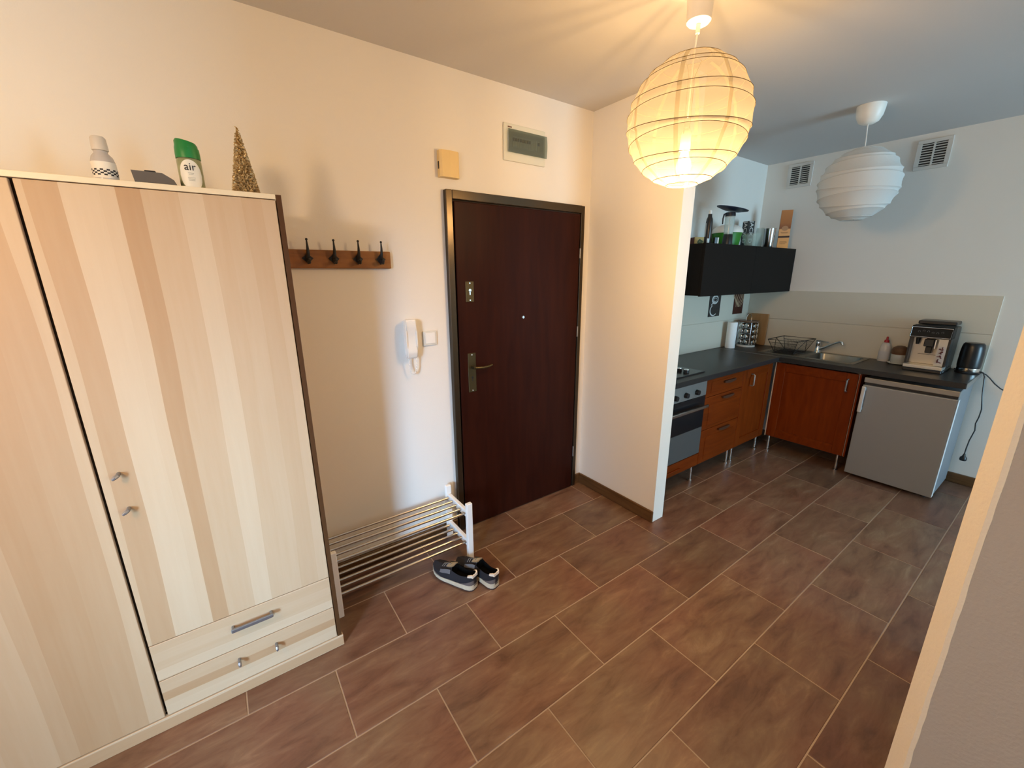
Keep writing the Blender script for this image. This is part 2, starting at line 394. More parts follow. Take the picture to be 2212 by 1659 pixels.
obj('lock_cylinder', bm, CHROME, p1, True)
p2 = plate(0.927, 1.168, 'handle_plate')
bm = cyl(BM(), (-1.187, -0.032, 1.083), (-1.187, -0.072, 1.083), 0.010, None, 14)
tube(bm, [(-1.187, -0.068, 1.083), (-1.170, -0.074, 1.083), (-1.13, -0.075, 1.080), (-1.09, -0.073, 1.083), (-1.066, -0.070, 1.089)], [0.009, 0.0085, 0.008, 0.0075, 0.006], 10)
obj('lever', bm, BRASSY, p2, True)
bm = cyl(BM(), (-1.1865, -0.0322, 1.018), (-1.1865, -0.0337, 1.018), 0.0075, None, 12); box(bm, -1.189, -1.184, -0.0337, -0.0322, 0.995, 1.016)
obj('keyhole', bm, BLACKP, p2)
obj('peephole', lathe_y(-0.801, -0.0282, 1.358, 0.011, 0.006), CHROME, dr, True)
for z0, z1 in ((1.727, 1.79), (1.19, 1.262), (0.262, 0.343)):
    obj('hinge', cyl(BM(), (-0.318, -0.030, z0), (-0.318, -0.030, z1), 0.0055, None, 12), STEEL, dr, True)

# ------------------------------------------------------------------ wardrobe
WY = -0.475
wd = thing('wardrobe', 'tall birch veneer wardrobe with two doors and two drawers against left wall', 'wardrobe', (-2.78, -0.24, 0))
for x0, x1 in ((-3.388, -3.372), (-2.1725, -2.1565)):
    s = obj('side_panel', box(BM(), x0, x1, WY+0.006, -0.02, 0.0, 1.868), BIRCHV, wd)
    obj('edge_band', box(BM(), x0, x1, WY-0.001, WY+0.0058, 0.056, 1.884), EDGE, s, label='dark brown front edge')
obj('top_panel', box(BM(), -3.371, -2.1735, WY-0.001, -0.02, 1.869, 1.885, 0.001, 1), PALE_EDGE, wd)
obj('back_panel', box(BM(), -3.371, -2.1735, -0.03, -0.021, 0.06, 1.868), BIRCHV, wd)
obj('divider', box(BM(), -2.779, -2.763, WY+0.022, -0.031, 0.06, 1.868), GAPSHADE, wd)
obj('bottom_panel', box(BM(), -3.371, -2.1735, WY+0.022, -0.031, 0.056, 0.072), BIRCHV, wd)
obj('plinth', box(BM(), -3.39, -2.151, WY-0.003, WY+0.016, 0.0, 0.0545, 0.001, 1), BIRCHH, wd)
obj('door', box(BM(), -3.370, -2.7755, WY, WY+0.018, 0.058, 1.8665, 0.0012, 1), BIRCHV, wd)
d2 = obj('door', box(BM(), -2.7665, -2.1755, WY, WY+0.018, 0.3715, 1.8665, 0.0012, 1), BIRCHV, wd)
ALU = mat('dull_metal', (0.30, 0.30, 0.31), 0.4, metal=0.8)
def stub(x, z, parent, horiz):
    bm = cyl(BM(), (x, WY-0.0003, z), (x, WY-0.022, z), 0.0055, None, 10)
    if horiz: tube(bm, [(x, WY-0.020, z), (x-0.006, WY-0.026, z-0.003), (x-0.013, WY-0.027, z-0.008)], [0.006, 0.006, 0.004], 8)
    else: tube(bm, [(x, WY-0.020, z), (x, WY-0.026, z-0.006), (x, WY-0.027, z-0.014)], [0.006, 0.006, 0.004], 8)
    obj('handle_post', bm, ALU, parent, True)
stub(-2.722, 1.024, d2, True); stub(-2.720, 0.902, d2, True)
q1 = obj('drawer', box(BM(), -2.7665, -2.1755, WY, WY+0.018, 0.2155, 0.3685, 0.0012, 1), BIRCHH, wd)
q2 = obj('drawer', box(BM(), -2.7665, -2.1755, WY, WY+0.018, 0.058, 0.2125, 0.0012, 1), BIRCHH, wd)
bm = BM()
for x in (-2.528, -2.400): cyl(bm, (x, WY-0.0003, 0.318), (x, WY-0.026, 0.318), 0.005, None, 10)
box(bm, -2.534, -2.394, WY-0.031, WY-0.022, 0.311, 0.327, 0.003, 2)
obj('handle', bm, ALU, q1)
stub(-2.530, 0.163, q2, False); stub(-2.402, 0.159, q2, False)

# things on the wardrobe
ZW = 1.8852
def on(z): return z+ZW
o = Vector((-2.602, -0.33, ZW))
t = thing('spray_bottle', 'small clear spray bottle with grey cap and chequered white label on wardrobe', 'bottle', o)
GREYB = glassy('grey_bottle', (0.62, 0.58, 0.55), 0.25, 0.2)
obj('bottle_body', lathe(BM(), [(0.0, 0), (0.027, 0.0), (0.0285, 0.004), (0.0285, 0.066), (0.024, 0.082), (0.016, 0.092), (0.016, 0.098), (0, 0.098)], 24, o), GREYB, t, True)
lb = obj('bottle_label', lathe(BM(), [(0.0288, 0.021), (0.0290, 0.021), (0.0290, 0.066), (0.0288, 0.066)], 24, o, cap=False), mat('label_paper', (0.78, 0.74, 0.66), 0.6), t, True)
INK = mat('black_ink', (0.015, 0.013, 0.015), 0.6)
bm = BM()
for k in range(24):       # chequered band
    for r_ in range(4):
        if (k+r_) % 2: continue
        a0 = 2*PI*k/24; a1 = a0+2*PI/24; z0 = 0.028+r_*0.0045
        vsx = [(math.cos(a)*0.0292+o.x, math.sin(a)*0.0292+o.y, o.z+z) for a, z in ((a0, z0), (a1, z0), (a1, z0+0.0045), (a0, z0+0.0045))]
        bm.faces.new([bm.verts.new(p) for p in vsx])
obj('chequer_print', bm, INK, lb)
obj('cap', lathe(BM(), [(0, 0.0985), (0.018, 0.0985), (0.0195, 0.10), (0.018, 0.132), (0.014, 0.137), (0, 0.137)], 20, o), mat('frosted_cap', (0.62, 0.57, 0.50), 0.4), t, True)

o = Vector((-2.485, -0.34, ZW))
t = thing('charging_cradle', 'flat dark grey plastic device lying between bottle and spray can on wardrobe', 'device', o)
DGREY = mat('dark_grey_plastic', (0.11, 0.098, 0.09), 0.4)
bm = BM(); prism(bm, [(-0.050, 0.018), (-0.054, 0.048), (0.020, 0.047), (0.046, 0.030), (0.052, 0.016), (0.052, 0.012)], lambda a, b, d: (o.x+a, o.y+d, o.z+b), -0.035, 0.035)
obj('casing', bm, DGREY, t)
bm = BM(); prism(bm, [(-0.046, 0.0), (-0.050, 0.0178), (0.052, 0.0118), (0.050, 0.0)], lambda a, b, d: (o.x+a, o.y+d, o.z+b), -0.034, 0.034); obj('base', bm, BLACKP, t)
obj('button', box(BM(), o.x-0.024, o.x+0.004, o.y-0.020, o.y+0.010, o.z+0.0482, o.z+0.054, 0.002, 2), BLACKP, t)

o = Vector((-2.392, -0.33, ZW))
t = thing('air_freshener_can', 'air freshener spray can with green cap and white label on wardrobe', 'spray can', o)
obj('can_body', lathe(BM(), [(0, 0), (0.031, 0), (0.033, 0.003), (0.033, 0.098), (0.031, 0.1035), (0, 0.1035)], 32, o), mat('tin_print_olive', (0.28, 0.30, 0.16), 0.3, metal=0.2, var=0.7, vscale=26), t, True)
lb = BM(); cdir = math.atan2(CAM.y-o.y, CAM.x-o.x)
n = 24; prevv = None
for k in range(n+1):          # oval label wrapped round the can, facing the room
    u_ = -1+2*k/n; a = cdir+u_*0.98; hh = 0.045*math.sqrt(max(0, 1-u_*u_)); cur = [lb.verts.new((o.x+0.0334*math.cos(a), o.y+0.0334*math.sin(a), o.z+0.053+s*hh)) for s in (-1, 1)]
    if prevv and hh+pv > 0: lb.faces.new((prevv[0], cur[0], cur[1], prevv[1]))
    prevv = cur; pv = hh
lbl = obj('can_label', lb, mat('label_white', (0.80, 0.79, 0.72), 0.45), t, True)
tx = axes((-math.sin(cdir), math.cos(cdir), 0), (0, 0, 1))
text('lettering', 'air', 0.032, INK, lbl, (o.x+0.0337*math.cos(cdir), o.y+0.0337*math.sin(cdir), o.z+0.076), tx, 0.0004, 0.95)
bm = BM()
for dz, wd_ in ((0.058, 0.016), (0.054, 0.012), (0.044, 0.02), (0.040, 0.018), (0.036, 0.016)):
    c_ = Vector((o.x+0.0346*math.cos(cdir), o.y+0.0346*math.sin(cdir), o.z+dz)); e_ = Vector((-math.sin(cdir), math.cos(cdir), 0))
    for s in (1,): tube(bm, [c_-e_*wd_*0.5, c_+e_*wd_*0.5], 0.0005, 6)
obj('small_print', bm, mat('print_grey', (0.25, 0.27, 0.25), 0.6), lbl)
bm = BM(); e_ = Vector((-math.sin(cdir), math.cos(cdir), 0))
tube(bm, [(o.x+0.0336*math.cos(cdir+u_), o.y+0.0336*math.sin(cdir+u_), o.z+0.020-0.012*math.cos(u_*1.6)) for u_ in [k*0.1-0.9 for k in range(19)]], 0.0012, 6)
obj('label_swoosh', bm, mat('swoosh_white', (0.8, 0.8, 0.76), 0.5), t)
bm = lathe(BM(), [(0.0335, 0.104), (0.0335, 0.118), (0.0325, 0.135), (0.0305, 0.1385), (0.0302, 0.150), (0.026, 0.157), (0, 0.159)], 32, o)
for v in bm.verts:
    if v.co.z > o.z+0.137: v.co.z += 0.006*((v.co.x-o.x)*-1+(v.co.y-o.y)*0.3)/0.03
obj('cap', bm, GREEN, t, True)

o = Vector((-2.243, -0.33, ZW))
t = thing('tinsel_tree', 'gold tinsel cone tree ornament on the wardrobe end', 'ornament', o)
GOLD = mat('gold_tinsel', (0.82, 0.62, 0.35), 0.25, metal=0.45, var=0.3, vscale=160)
obj('cone', lathe(BM(), [(0, 0), (0.034, 0), (0.034, 0.004), (0.002, 0.222), (0, 0.224)], 20, o), mat('gold_core', (0.30, 0.18, 0.06), 0.5, metal=0.4), t, True)
bm = BM()
for k in range(1700):
    f_ = 1-math.sqrt(random.random()); z = f_*0.226; r0 = 0.036*(1-f_); a = random.uniform(0, 2*PI)
    c_ = o+Vector((math.cos(a)*r0, math.sin(a)*r0, z)); d_ = Vector((math.cos(a+random.uniform(-1, 1)), math.sin(a+random.uniform(-1, 1)), random.uniform(-0.6, 0.8))).normalized()
    s_ = d_.cross(Vector((random.random(), random.random(), random.random()))).normalized(); ln = 0.0125*(0.45+0.55*(1-f_)); wdt = 0.0030
    bm.faces.new([bm.verts.new(p) for p in (c_-s_*wdt, c_+d_*ln-s_*wdt*0.6, c_+d_*ln+s_*wdt*0.6, c_+s_*wdt)])
obj('tinsel', bm, GOLD, t, kind='stuff')

# ------------------------------------------------------------------ coat rack
t = thing('coat_rack', 'brown wooden wall coat rack with four black iron hooks beside the wardrobe', 'coat rack', (-1.89, -0.01, 1.695))
obj('board', box(BM(), -2.148, -1.634, -0.022, -0.0005, 1.654, 1.736, 0.004, 2), PINE, t)
for x in (-2.020, -1.907, -1.797, -1.687):
    bm = BM(); prism(bm, [(x-0.024, 1.698), (x-0.012, 1.708), (x, 1.722), (x+0.012, 1.708), (x+0.024, 1.698), (x+0.010, 1.684), (x, 1.672), (x-0.010, 1.684)], lambda a, b, d: (a, d, b), -0.0222, -0.029)
    tube(bm, [(x, -0.028, 1.697), (x, -0.040, 1.706), (x+0.001, -0.046, 1.725), (x+0.001, -0.048, 1.750), (x, -0.050, 1.776)], [0.008, 0.0085, 0.007, 0.005, 0.003], 10)
    bmesh.ops.create_uvsphere(bm, u_segments=10, v_segments=8, radius=0.0055, matrix=Matrix.Translation((x, -0.050, 1.778)))
    tube(bm, [(x, -0.028, 1.694), (x, -0.042, 1.684), (x, -0.056, 1.680), (x, -0.064, 1.688)], [0.009, 0.009, 0.0075, 0.005], 10)
    bmesh.ops.create_uvsphere(bm, u_segments=10, v_segments=8, radius=0.007, matrix=Matrix.Translation((x, -0.064, 1.690)))
    obj('hook', bm, IRON, t, True)

# ------------------------------------------------------------------ intercom, switch, chime, fuse box
t = thing('intercom', 'white wall intercom handset with looped cord beside the door', 'intercom', (-1.555, -0.03, 1.29))
obj('base_unit', box(BM(), -1.590, -1.519, -0.028, -0.0005, 1.195, 1.390, 0.008, 3), WHITEP, t, True)
bm = BM(); prof = [(0.0, 1.393), (0.0, 1.36), (0.0, 1.30), (0.0, 1.22), (0.0, 1.176)]
prism(bm, [(-0.029, 1.395), (-0.057, 1.390), (-0.060, 1.375), (-0.060, 1.345), (-0.052, 1.325), (-0.052, 1.255), (-0.060, 1.232), (-0.058, 1.200), (-0.046, 1.182), (-0.029, 1.182)], lambda a, b, d: (d, a, b), -1.596, -1.533)
bmesh.ops.bevel(bm, geom=bm.edges[:], offset=0.006, segments=2, affect='EDGES')
obj('handset', bm, WHITEP, t, True)
pts = []
for k in range(41):
    f_ = k/40; a = -PI*f_; pts.append((-1.557+0.022*math.cos(a)+0.002*math.sin(f_*150), -0.03+0.004*math.cos(f_*150), 1.181-0.09*math.sin(PI*f_)**0.8))
obj('cord', tube(BM(), pts, 0.0038, 8), WHITEP, t, True)
t = thing('light_switch', 'square white light switch between intercom and door frame', 'switch', (-1.438, -0.005, 1.279))
obj('surround', box(BM(), -1.479, -1.398, -0.011, -0.0005, 1.238, 1.320, 0.003, 2), mat('switch_frame', (0.66, 0.65, 0.60), 0.4), t)
obj('rocker', box(BM(), -1.468, -1.409, -0.0150, -0.0112, 1.249, 1.309, 0.002, 2), WHITEM, t)
t = thing('door_chime', 'yellowed plastic door chime box above the door corner', 'chime', (-1.285, -0.02, 2.18))
bm = BM(); prism(bm, [(-1.340, -0.0005), (-1.340, -0.030), (-1.330, -0.038), (-1.285, -0.043), (-1.238, -0.038), (-1.228, -0.030), (-1.228, -0.0005)], lambda a, b, d: (a, b, d), 2.116, 2.243)
obj('cover', bm, YELLOWED, t)
obj('slot', box(BM(), -1.3412, -1.3402, -0.022, -0.010, 2.155, 2.190), BLACKP, t)
t = thing('fuse_box', 'white fuse box with smoky transparent door on wall above entrance', 'fuse box', (-0.775, -0.01, 2.35))
obj('housing', box(BM(), -0.926, -0.624, -0.014, -0.0005, 2.255, 2.446, 0.003, 2), mat('fusebox_plastic', (0.70, 0.70, 0.61), 0.4), t)
obj('breaker_panel', box(BM(), -0.898, -0.640, -0.0165, -0.0142, 2.305, 2.408), mat('panel_grey', (0.50, 0.50, 0.47), 0.5), t)
bw = 0.0165
for k in range(12):
    x = -0.872+k*bw
    br = obj('breaker', box(BM(), x+0.0006, x+bw-0.0006, -0.0205, -0.0167, 2.328, 2.384, 0.0005, 1), mat('breaker_white', (0.66, 0.66, 0.62), 0.5), t)
    if k < 8 or k == 11: obj('toggle', box(BM(), x+0.003, x+bw-0.003, -0.0245, -0.0207, 2.358, 2.374), BLACKP, br)
bm = BM(); n = 10; prev = None
for k in range(n+1):
    z = 2.297+(2.416-2.297)*k/n; y = -0.026-0.006*math.sin(PI*k/n); cur = [bm.verts.new((x, yy, z)) for x in (-0.904, -0.6225) for yy in (y, y+0.0015)]
    if prev:
        for a, b in ((0, 2), (2, 3), (3, 1), (1, 0)): bm.faces.new((prev[a], prev[b], cur[b], cur[a]))
    prev = cur
obj('cover_door', bm, SMOKE, t, True)
obj('maker_mark', box(BM(), -0.900, -0.872, -0.0146, -0.0142, 2.424, 2.431), mat('mark_brown', (0.16, 0.08, 0.05), 0.6), t)

# ------------------------------------------------------------------ shoe rack and shoes
t = thing('shoe_rack', 'white framed shoe rack with two tiers of steel rods', 'shoe rack', (-1.76, -0.16, 0))
for sx, x in ((1, -1.393), (-1, -2.128)):
    for yp in (-0.305, -0.045):
        obj('post', box(BM(), x-0.018, x+0.018, yp-0.012, yp+0.012, 0.0, 0.366, 0.003, 1), WHITEM, t)
    for z in (0.292, 0.102):
        obj('side_rail', box(BM(), x-0.011, x+0.011, -0.2928, -0.0572, z-0.020, z+0.020, 0.002, 1), WHITEM, t)
for z in (0.292, 0.102):
    for k in range(5):
        y = -0.074-k*0.0515
        obj('rod', cyl(BM(), (-2.1168, y, z+0.002), (-1.4042, y, z+0.002), 0.0072, None, 12), TUBE, t, True)

def shoe(name, label, heel, toe, mirror, group):
    heel, toe = Vector((*heel, 0)), Vector((*toe, 0)); Lg = (toe-heel).length; d = (toe-heel)/Lg; s = Vector((-d.y, d.x, 0))
    t = thing(name, label, 'shoe', (heel+toe)/2, group)
    def P(u, v, z): return heel+d*(u*Lg)+s*(v*mirror)+Vector((0, 0, z))
    US = [0.0, 0.015, 0.05, 0.12, 0.2, 0.3, 0.4, 0.5, 0.6, 0.7, 0.8, 0.88, 0.94, 0.98, 1.0]
    def hw(u):
        pts = [(0, 0.012), (0.015, 0.022), (0.05, 0.031), (0.12, 0.036), (0.25, 0.036), (0.45, 0.038), (0.65, 0.047), (0.8, 0.046), (0.88, 0.040), (0.94, 0.031), (0.98, 0.020), (1.0, 0.010)]
        for (a, b), (c_, e) in zip(pts, pts[1:]):
            if a <= u <= c_: return b+(e-b)*(u-a)/(c_-a)
        return 0.01
    def cen(u): return 0.010*math.sin(PI*min(1, u*1.05))*(1 if u > .3 else u/.3)
    def lift(u): return 0.0+0.016*max(0, (u-0.72)/0.28)**2
    # sole: two layers
    for nm, z0, z1, gx, m in (('outsole', 0.0, 0.008, 0.0, mat('dark_outsole', (0.05, 0.03, 0.028), 0.7)), ('midsole', 0.0082, 0.030, 0.003, mat('worn_midsole', (0.56, 0.49, 0.36), 0.6, var=0.25, vscale=30))):
        bm = BM(); prev = None
        for u in US:
            w_ = hw(u)+gx; zz1 = z1+((0.007-0.015*u) if nm == 'midsole' else 0)
            cur = [bm.verts.new(P(u, cen(u)+vv, zq+lift(u))) for vv, zq in ((-w_, z0), (w_, z0), (w_, zz1), (-w_, zz1))]
            if prev:
                for a in range(4): bm.faces.new((prev[a], prev[(a+1) % 4], cur[(a+1) % 4], cur[a]))
            else: bm.faces.new(cur[::-1])
            prev = cur
        bm.faces.new(prev)
        obj(nm, bm, m, t, True)
    # upper, with an open collar from u = .03 to .46
    def top(u):
        pts = [(0, 0.090), (0.03, 0.096), (0.12, 0.083), (0.25, 0.074), (0.40, 0.083), (0.47, 0.093), (0.55, 0.088), (0.7, 0.070), (0.85, 0.056), (0.95, 0.046), (1.0, 0.036)]
        for (a, b), (c_, e) in zip(pts, pts[1:]):
            if a <= u <= c_: return b+(e-b)*(u-a)/(c_-a)
        return 0.036
    UU = [0.0, 0.02, 0.05, 0.09, 0.14, 0.2, 0.27, 0.34, 0.4, 0.44, 0.48, 0.54, 0.6, 0.68, 0.76, 0.84, 0.9, 0.95, 0.98, 1.0]
    bm = BM(); prev = None; li = BM(); lprev = None
    for u in UU:
        w_ = hw(u); zt = top(u)+lift(u); zb = 0.026+lift(u); opn = 0.03 < u < 0.46
        k_ = 0.78 if u < 0.5 else 0.62
        rim = w_*(k_ if opn else 0.30)
        if opn: rim = w_*0.80
        prof = [(-w_, zb), (-w_*1.02, zb+(zt-zb)*0.35), (-w_*0.93, zb+(zt-zb)*0.7), (-rim, zt)]
        if opn: inner = [(-rim+0.004, zt-0.004), (-rim+0.005, 0.05), (0, 0.044), (rim-0.005, 0.05), (rim-0.004, zt-0.004)]
        else: inner = [(-rim*0.7, zt+0.002), (-rim*0.3, zt+0.003), (0, zt+0.0035), (rim*0.3, zt+0.003), (rim*0.7, zt+0.002)]
        full = prof+inner+[(-a, b) for a, b in prof[::-1]]
        cur = [bm.verts.new(P(u, cen(u)+a, b)) for a, b in full]
        if prev:
            for a in range(len(full)-1): bm.faces.new((prev[a], prev[a+1], cur[a+1], cur[a]))
        else: bm.faces.new(cur[::-1])
        prev = cur
    bm.faces.new(prev)
    UPPER = mat('navy_mesh_upper', (0.024, 0.023, 0.027), 0.8, spec=0.2, bump=0.4, bscale=700)
    up_o = obj('upper', bm, UPPER, t, True); up_o.data.materials.append(mat('black_lining', (0.004, 0.004, 0.004), 0.95, spec=0.05)); nseg = 12
    for pi_, po in enumerate(up_o.data.polygons):
        q = pi_-1
        if 0 <= q < nseg*(len(UU)-1) and 3 <= q % nseg <= 8 and 2 <= q//nseg <= 9: po.material_index = 1
    SUEDE = mat('grey_suede', (0.135, 0.112, 0.105), 0.85, spec=0.15)
    def patch(nm, us, f0, f1, m, off=0.0018, sides=(-1, 1)):
        b = BM(); pv = None
        for u in us:
            w_ = hw(u); zt = top(u)+lift(u); zb = 0.028+lift(u)
            row = []
            for f in (f0(u), (f0(u)+f1(u))/2, f1(u)):
                fr = max(0, min(1, f)); ww = w_*(1.02-0.09*max(0, fr-0.35)/0.35*0.5 if fr < 0.7 else 0.93-0.13*(fr-0.7)/0.3)+off
                row.append((ww, zb+(zt-zb)*fr))
            cur = [[b.verts.new(P(u, cen(u)+sg*a, z)) for a, z in row] for sg in sides]
            if pv:
                for q in range(len(sides)):
                    for r_ in range(2): b.faces.new((pv[q][r_], pv[q][r_+1], cur[q][r_+1], cur[q][r_]))
            else:
                b_ = b
                for r_ in range(2):
                    if us[0] < 0.04: b.faces.new((cur[0][r_], cur[0][r_+1], cur[1][r_+1], cur[1][r_]))
            pv = cur
        return obj(nm, b, m, t, True)
    patch('heel_counter', [0.0, 0.02, 0.05, 0.1, 0.16, 0.22, 0.28], lambda u: 0.0, lambda u: 0.55-1.6*u, SUEDE)
    patch('toe_guard', [0.66, 0.72, 0.78, 0.84, 0.9, 0.95, 0.98, 0.995], lambda u: 0.0, lambda u: 0.12+0.9*max(0, u-0.66), SUEDE)
    for sd in (-1, 1): patch('eyestay', [0.46, 0.52, 0.58, 0.64, 0.70], lambda u: 0.62, lambda u: 0.98, mat('grey_eyestay', (0.13, 0.125, 0.13), 0.7), sides=(sd,))
    # pale heel tab
    b = BM(); pv = None
    for u, sgn in ((0.09, -1), (0.05, -1), (0.025, -1), (0.010, -1), (0.010, 1), (0.025, 1), (0.05, 1), (0.09, 1)):
        w_ = hw(u)*0.86+0.004; zt = top(u); cur = [b.verts.new(P(u-(0.012 if u < 0.02 else 0.004), cen(u)+sgn*w_, z)) for z in (zt-0.003-0.011*(1-u/0.10), zt+0.003)]+[b.verts.new(P(u+0.008, cen(u)+sgn*w_*0.72, zt+0.003))]
        if pv:
            for r_ in range(2): b.faces.new((pv[r_], pv[r_+1], cur[r_+1], cur[r_]))
        pv = cur
    obj('heel_tab', b, mat('pale_heel_tab', (0.80, 0.72, 0.60), 0.6), t, True)
    b = BM(); pv = None     # tongue
    for u, z, w_ in ((0.60, 0.086, 0.018), (0.52, 0.096, 0.021), (0.46, 0.105, 0.022), (0.42, 0.112, 0.018)):
        cur = [b.verts.new(P(u, cen(u)+a, z+0.003*(1-abs(a)/w_)-dz)) for dz in (0, 0.005) for a in (-w_, 0, w_)]
        if pv:
            for r_ in range(2): b.faces.new((pv[r_], pv[r_+1], cur[r_+1], cur[r_])); b.faces.new((pv[3+r_], cur[3+r_], cur[4+r_], pv[4+r_]))
        pv = cur
    obj('tongue', b, mat('tongue_cream', (0.42, 0.36, 0.25), 0.8), t, True)
    b = BM()
    for k, u in enumerate((0.47, 0.53, 0.59, 0.65, 0.70)):
        zt = top(u)+lift(u)+0.006; w_ = hw(u)*0.42
        tube(b, [P(u, cen(u)-w_, zt-0.006), P(u+0.012, cen(u), zt+0.003), P(u+0.02, cen(u)+w_, zt-0.006)], 0.0022, 6)
    obj('laces', b, mat('lace_grey', (0.17, 0.165, 0.16), 0.8), t, True)
shoe('sneaker', 'navy and grey sneaker lying nearer the wardrobe, seen from its side', (-1.495, -0.535), (-1.600, -0.262), 1, 'pair of sneakers')
shoe('sneaker', 'navy and grey sneaker on the door side, heel toward the room', (-1.396, -0.592), (-1.480, -0.312), -1, 'pair of sneakers')

# ------------------------------------------------------------------ lanterns
LPAPER = paper('rice_paper_lit', (0.130, 0.119, 0.104), 0.45, 0.55, 0.36)  # paper colour darkened on lit lanterns to hold their glow down
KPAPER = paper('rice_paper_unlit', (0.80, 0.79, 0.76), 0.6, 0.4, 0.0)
WIRE = mat('lantern_wire_lit', (0.14, 0.10, 0.05), 0.6)  # dark on lit lanterns only, so hoops stand out against the glow
SEAM = paper('paper_seam', (0.22, 0.19, 0.14), 0.5, 0.5, 0.28)
def lantern(name, label, c, R, canopy, lit, seed, cord_pts, power=LAMP_POWER, soft=0.065):
    rnd = random.Random(seed); c = Vector(c)
    t = thing(name, label, 'pendant lamp', (canopy['x'], canopy['y'], H), 'paper globe lanterns')
    NR, NS = 12, 72
    base = [-1.30+2.60*k/(NR-1) for k in range(NR)]; amp = [0.0]+[rnd.uniform(0.05, 0.12)*(-1)**k for k in range(NR-2)]+[0.0]; ph = [rnd.uniform(-0.4, 0.4)+PI*0.25 for k in range(NR)]
    def lat(i, a): return base[i]+amp[i]*math.sin(a+ph[i])*math.cos(base[i])
    def pt(l, a, k=1.0): return c+Vector((math.cos(a)*math.cos(l), math.sin(a)*math.cos(l), math.sin(l)))*R*k
    bm = BM(); rows = []; SUB = 4
    for i in range(NR-1):
        for q in range(SUB+(1 if i == NR-2 else 0)):
            f = q/SUB; row = []
            for j in range(NS):
                a = 2*PI*j/NS; l = lat(i, a)*(1-f)+lat(i+1, a)*f
                k = 1.0-(0.020 if lit else 0.040)*4*f*(1-f)*math.cos(l)-0.004*math.sin(a*9+i*2.1)*math.sin(PI*f)
                row.append(bm.verts.new(pt(l, a, k)))
            rows.append(row)
    for a, b in zip(rows, rows[1:]):
        for j in range(NS): bm.faces.new((a[j], a[(j+1) % NS], b[(j+1) % NS], b[j]))
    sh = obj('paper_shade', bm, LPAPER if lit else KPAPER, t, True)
    for i in range(NR):
        obj('wire_hoop', tube(BM(), [pt(lat(i, 2*PI*j/48), 2*PI*j/48, 1.002) for j in range(48)], 0.0012 if lit else 0.0010, 5, closed=True), WIRE if lit else mat('lantern_wire_unlit', (0.62, 0.60, 0.56), 0.7), sh, True)
    for s in range(8):
        a0 = 2*PI*s/8+0.42; b = BM(); pv = None
        for i in range(NR-1):
            for q in range(3):
                f = q/3; l = lat(i, a0)*(1-f)+lat(i+1, a0)*f; k = 0.994-(0.020 if lit else 0.040)*4*f*(1-f)*math.cos(l); dw = 0.0075/(R*max(0.3, math.cos(l)))
                cur = [b.verts.new(pt(l, a0+e, k)) for e in (-dw, dw)]
                if pv: b.faces.new((pv[0], pv[1], cur[1], cur[0]))
                pv = cur
        obj('paper_seam', b, SEAM if lit else KPAPER, sh)
    # wire frame that spreads the shade, bulb holder, bulb
    zs = c.z+R*math.sin(1.30)
    b = BM(); tube(b, [(c.x, c.y, zs+0.004), (c.x, c.y, c.z+R*0.25)], 0.0016, 6)
    for s in (-1, 1): tube(b, [(c.x+s*0.055, c.y, zs+0.002), (c.x+s*0.020, c.y, zs-0.06), (c.x+s*0.016, c.y, c.z-R*0.7), (c.x+s*0.05, c.y, c.z-R*0.955)], 0.0014, 6)
    tube(b, [(c.x-0.058, c.y, zs+0.002), (c.x+0.058, c.y, zs+0.002)], 0.0014, 6)
    obj('spreader', b, STEEL, t, True)
    hz = c.z-(0.095 if lit else 0.055)
    obj('lamp_holder', lathe(BM(), [(0, 0.075), (0.012, 0.075), (0.019, 0.055), (0.020, 0.0), (0, 0.0)], 18, (c.x, c.y, hz)), WHITEP, t, True)
    em = mat('bulb_lit', (1, 0.9, 0.7), 0.3, emit=((1.0, 0.72, 0.40), 6.0)) if lit else mat('bulb_off', (0.8, 0.8, 0.8), 0.2)
    obj('bulb', lathe(BM(), [(0, -0.088), (0.014, -0.086), (0.025, -0.075), (0.029, -0.058), (0.026, -0.04), (0.016, -0.018), (0.013, -0.001), (0, -0.001)], 18, (c.x, c.y, hz)), em, t, True)
    if lit:
        L = bpy.data.lights.new('bulb_light', 'POINT'); L.energy = power; L.color = LAMP_COL; L.shadow_soft_size = soft
        lo = bpy.data.objects.new('bulb_light', L); C.objects.link(lo); lo.location = (c.x, c.y, hz-0.055)
    obj('cord', tube(BM(), cord_pts, 0.0030, 8), WHITEP, t, True)
    obj('ceiling_canopy', lathe(BM(), canopy['prof'], 28, (canopy['x'], canopy['y'], H)), mat('canopy_white', (0.82, 0.79, 0.73), 0.4), t, True)
    if canopy.get('grip'):
        obj('cord_grip', lathe(BM(), [(0, -0.003), (0.008, -0.003), (0.0075, -0.030), (0, -0.030)], 14, (canopy['x'], canopy['y'], H+canopy['prof'][-1][1])), WHITEP, t, True)
LC = (-0.805, -1.085, 2.181)
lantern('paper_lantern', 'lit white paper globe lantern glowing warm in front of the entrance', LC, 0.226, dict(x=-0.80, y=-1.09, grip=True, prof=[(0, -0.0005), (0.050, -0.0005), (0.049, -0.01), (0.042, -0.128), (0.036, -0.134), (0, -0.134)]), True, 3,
        [(-0.80, -1.09, H-0.14), (-0.801, -1.089, H-0.17), (-0.805, -1.085, 2.38), (-0.805, -1.085, 2.20)])
KC = (1.150, -1.072, 2.174)
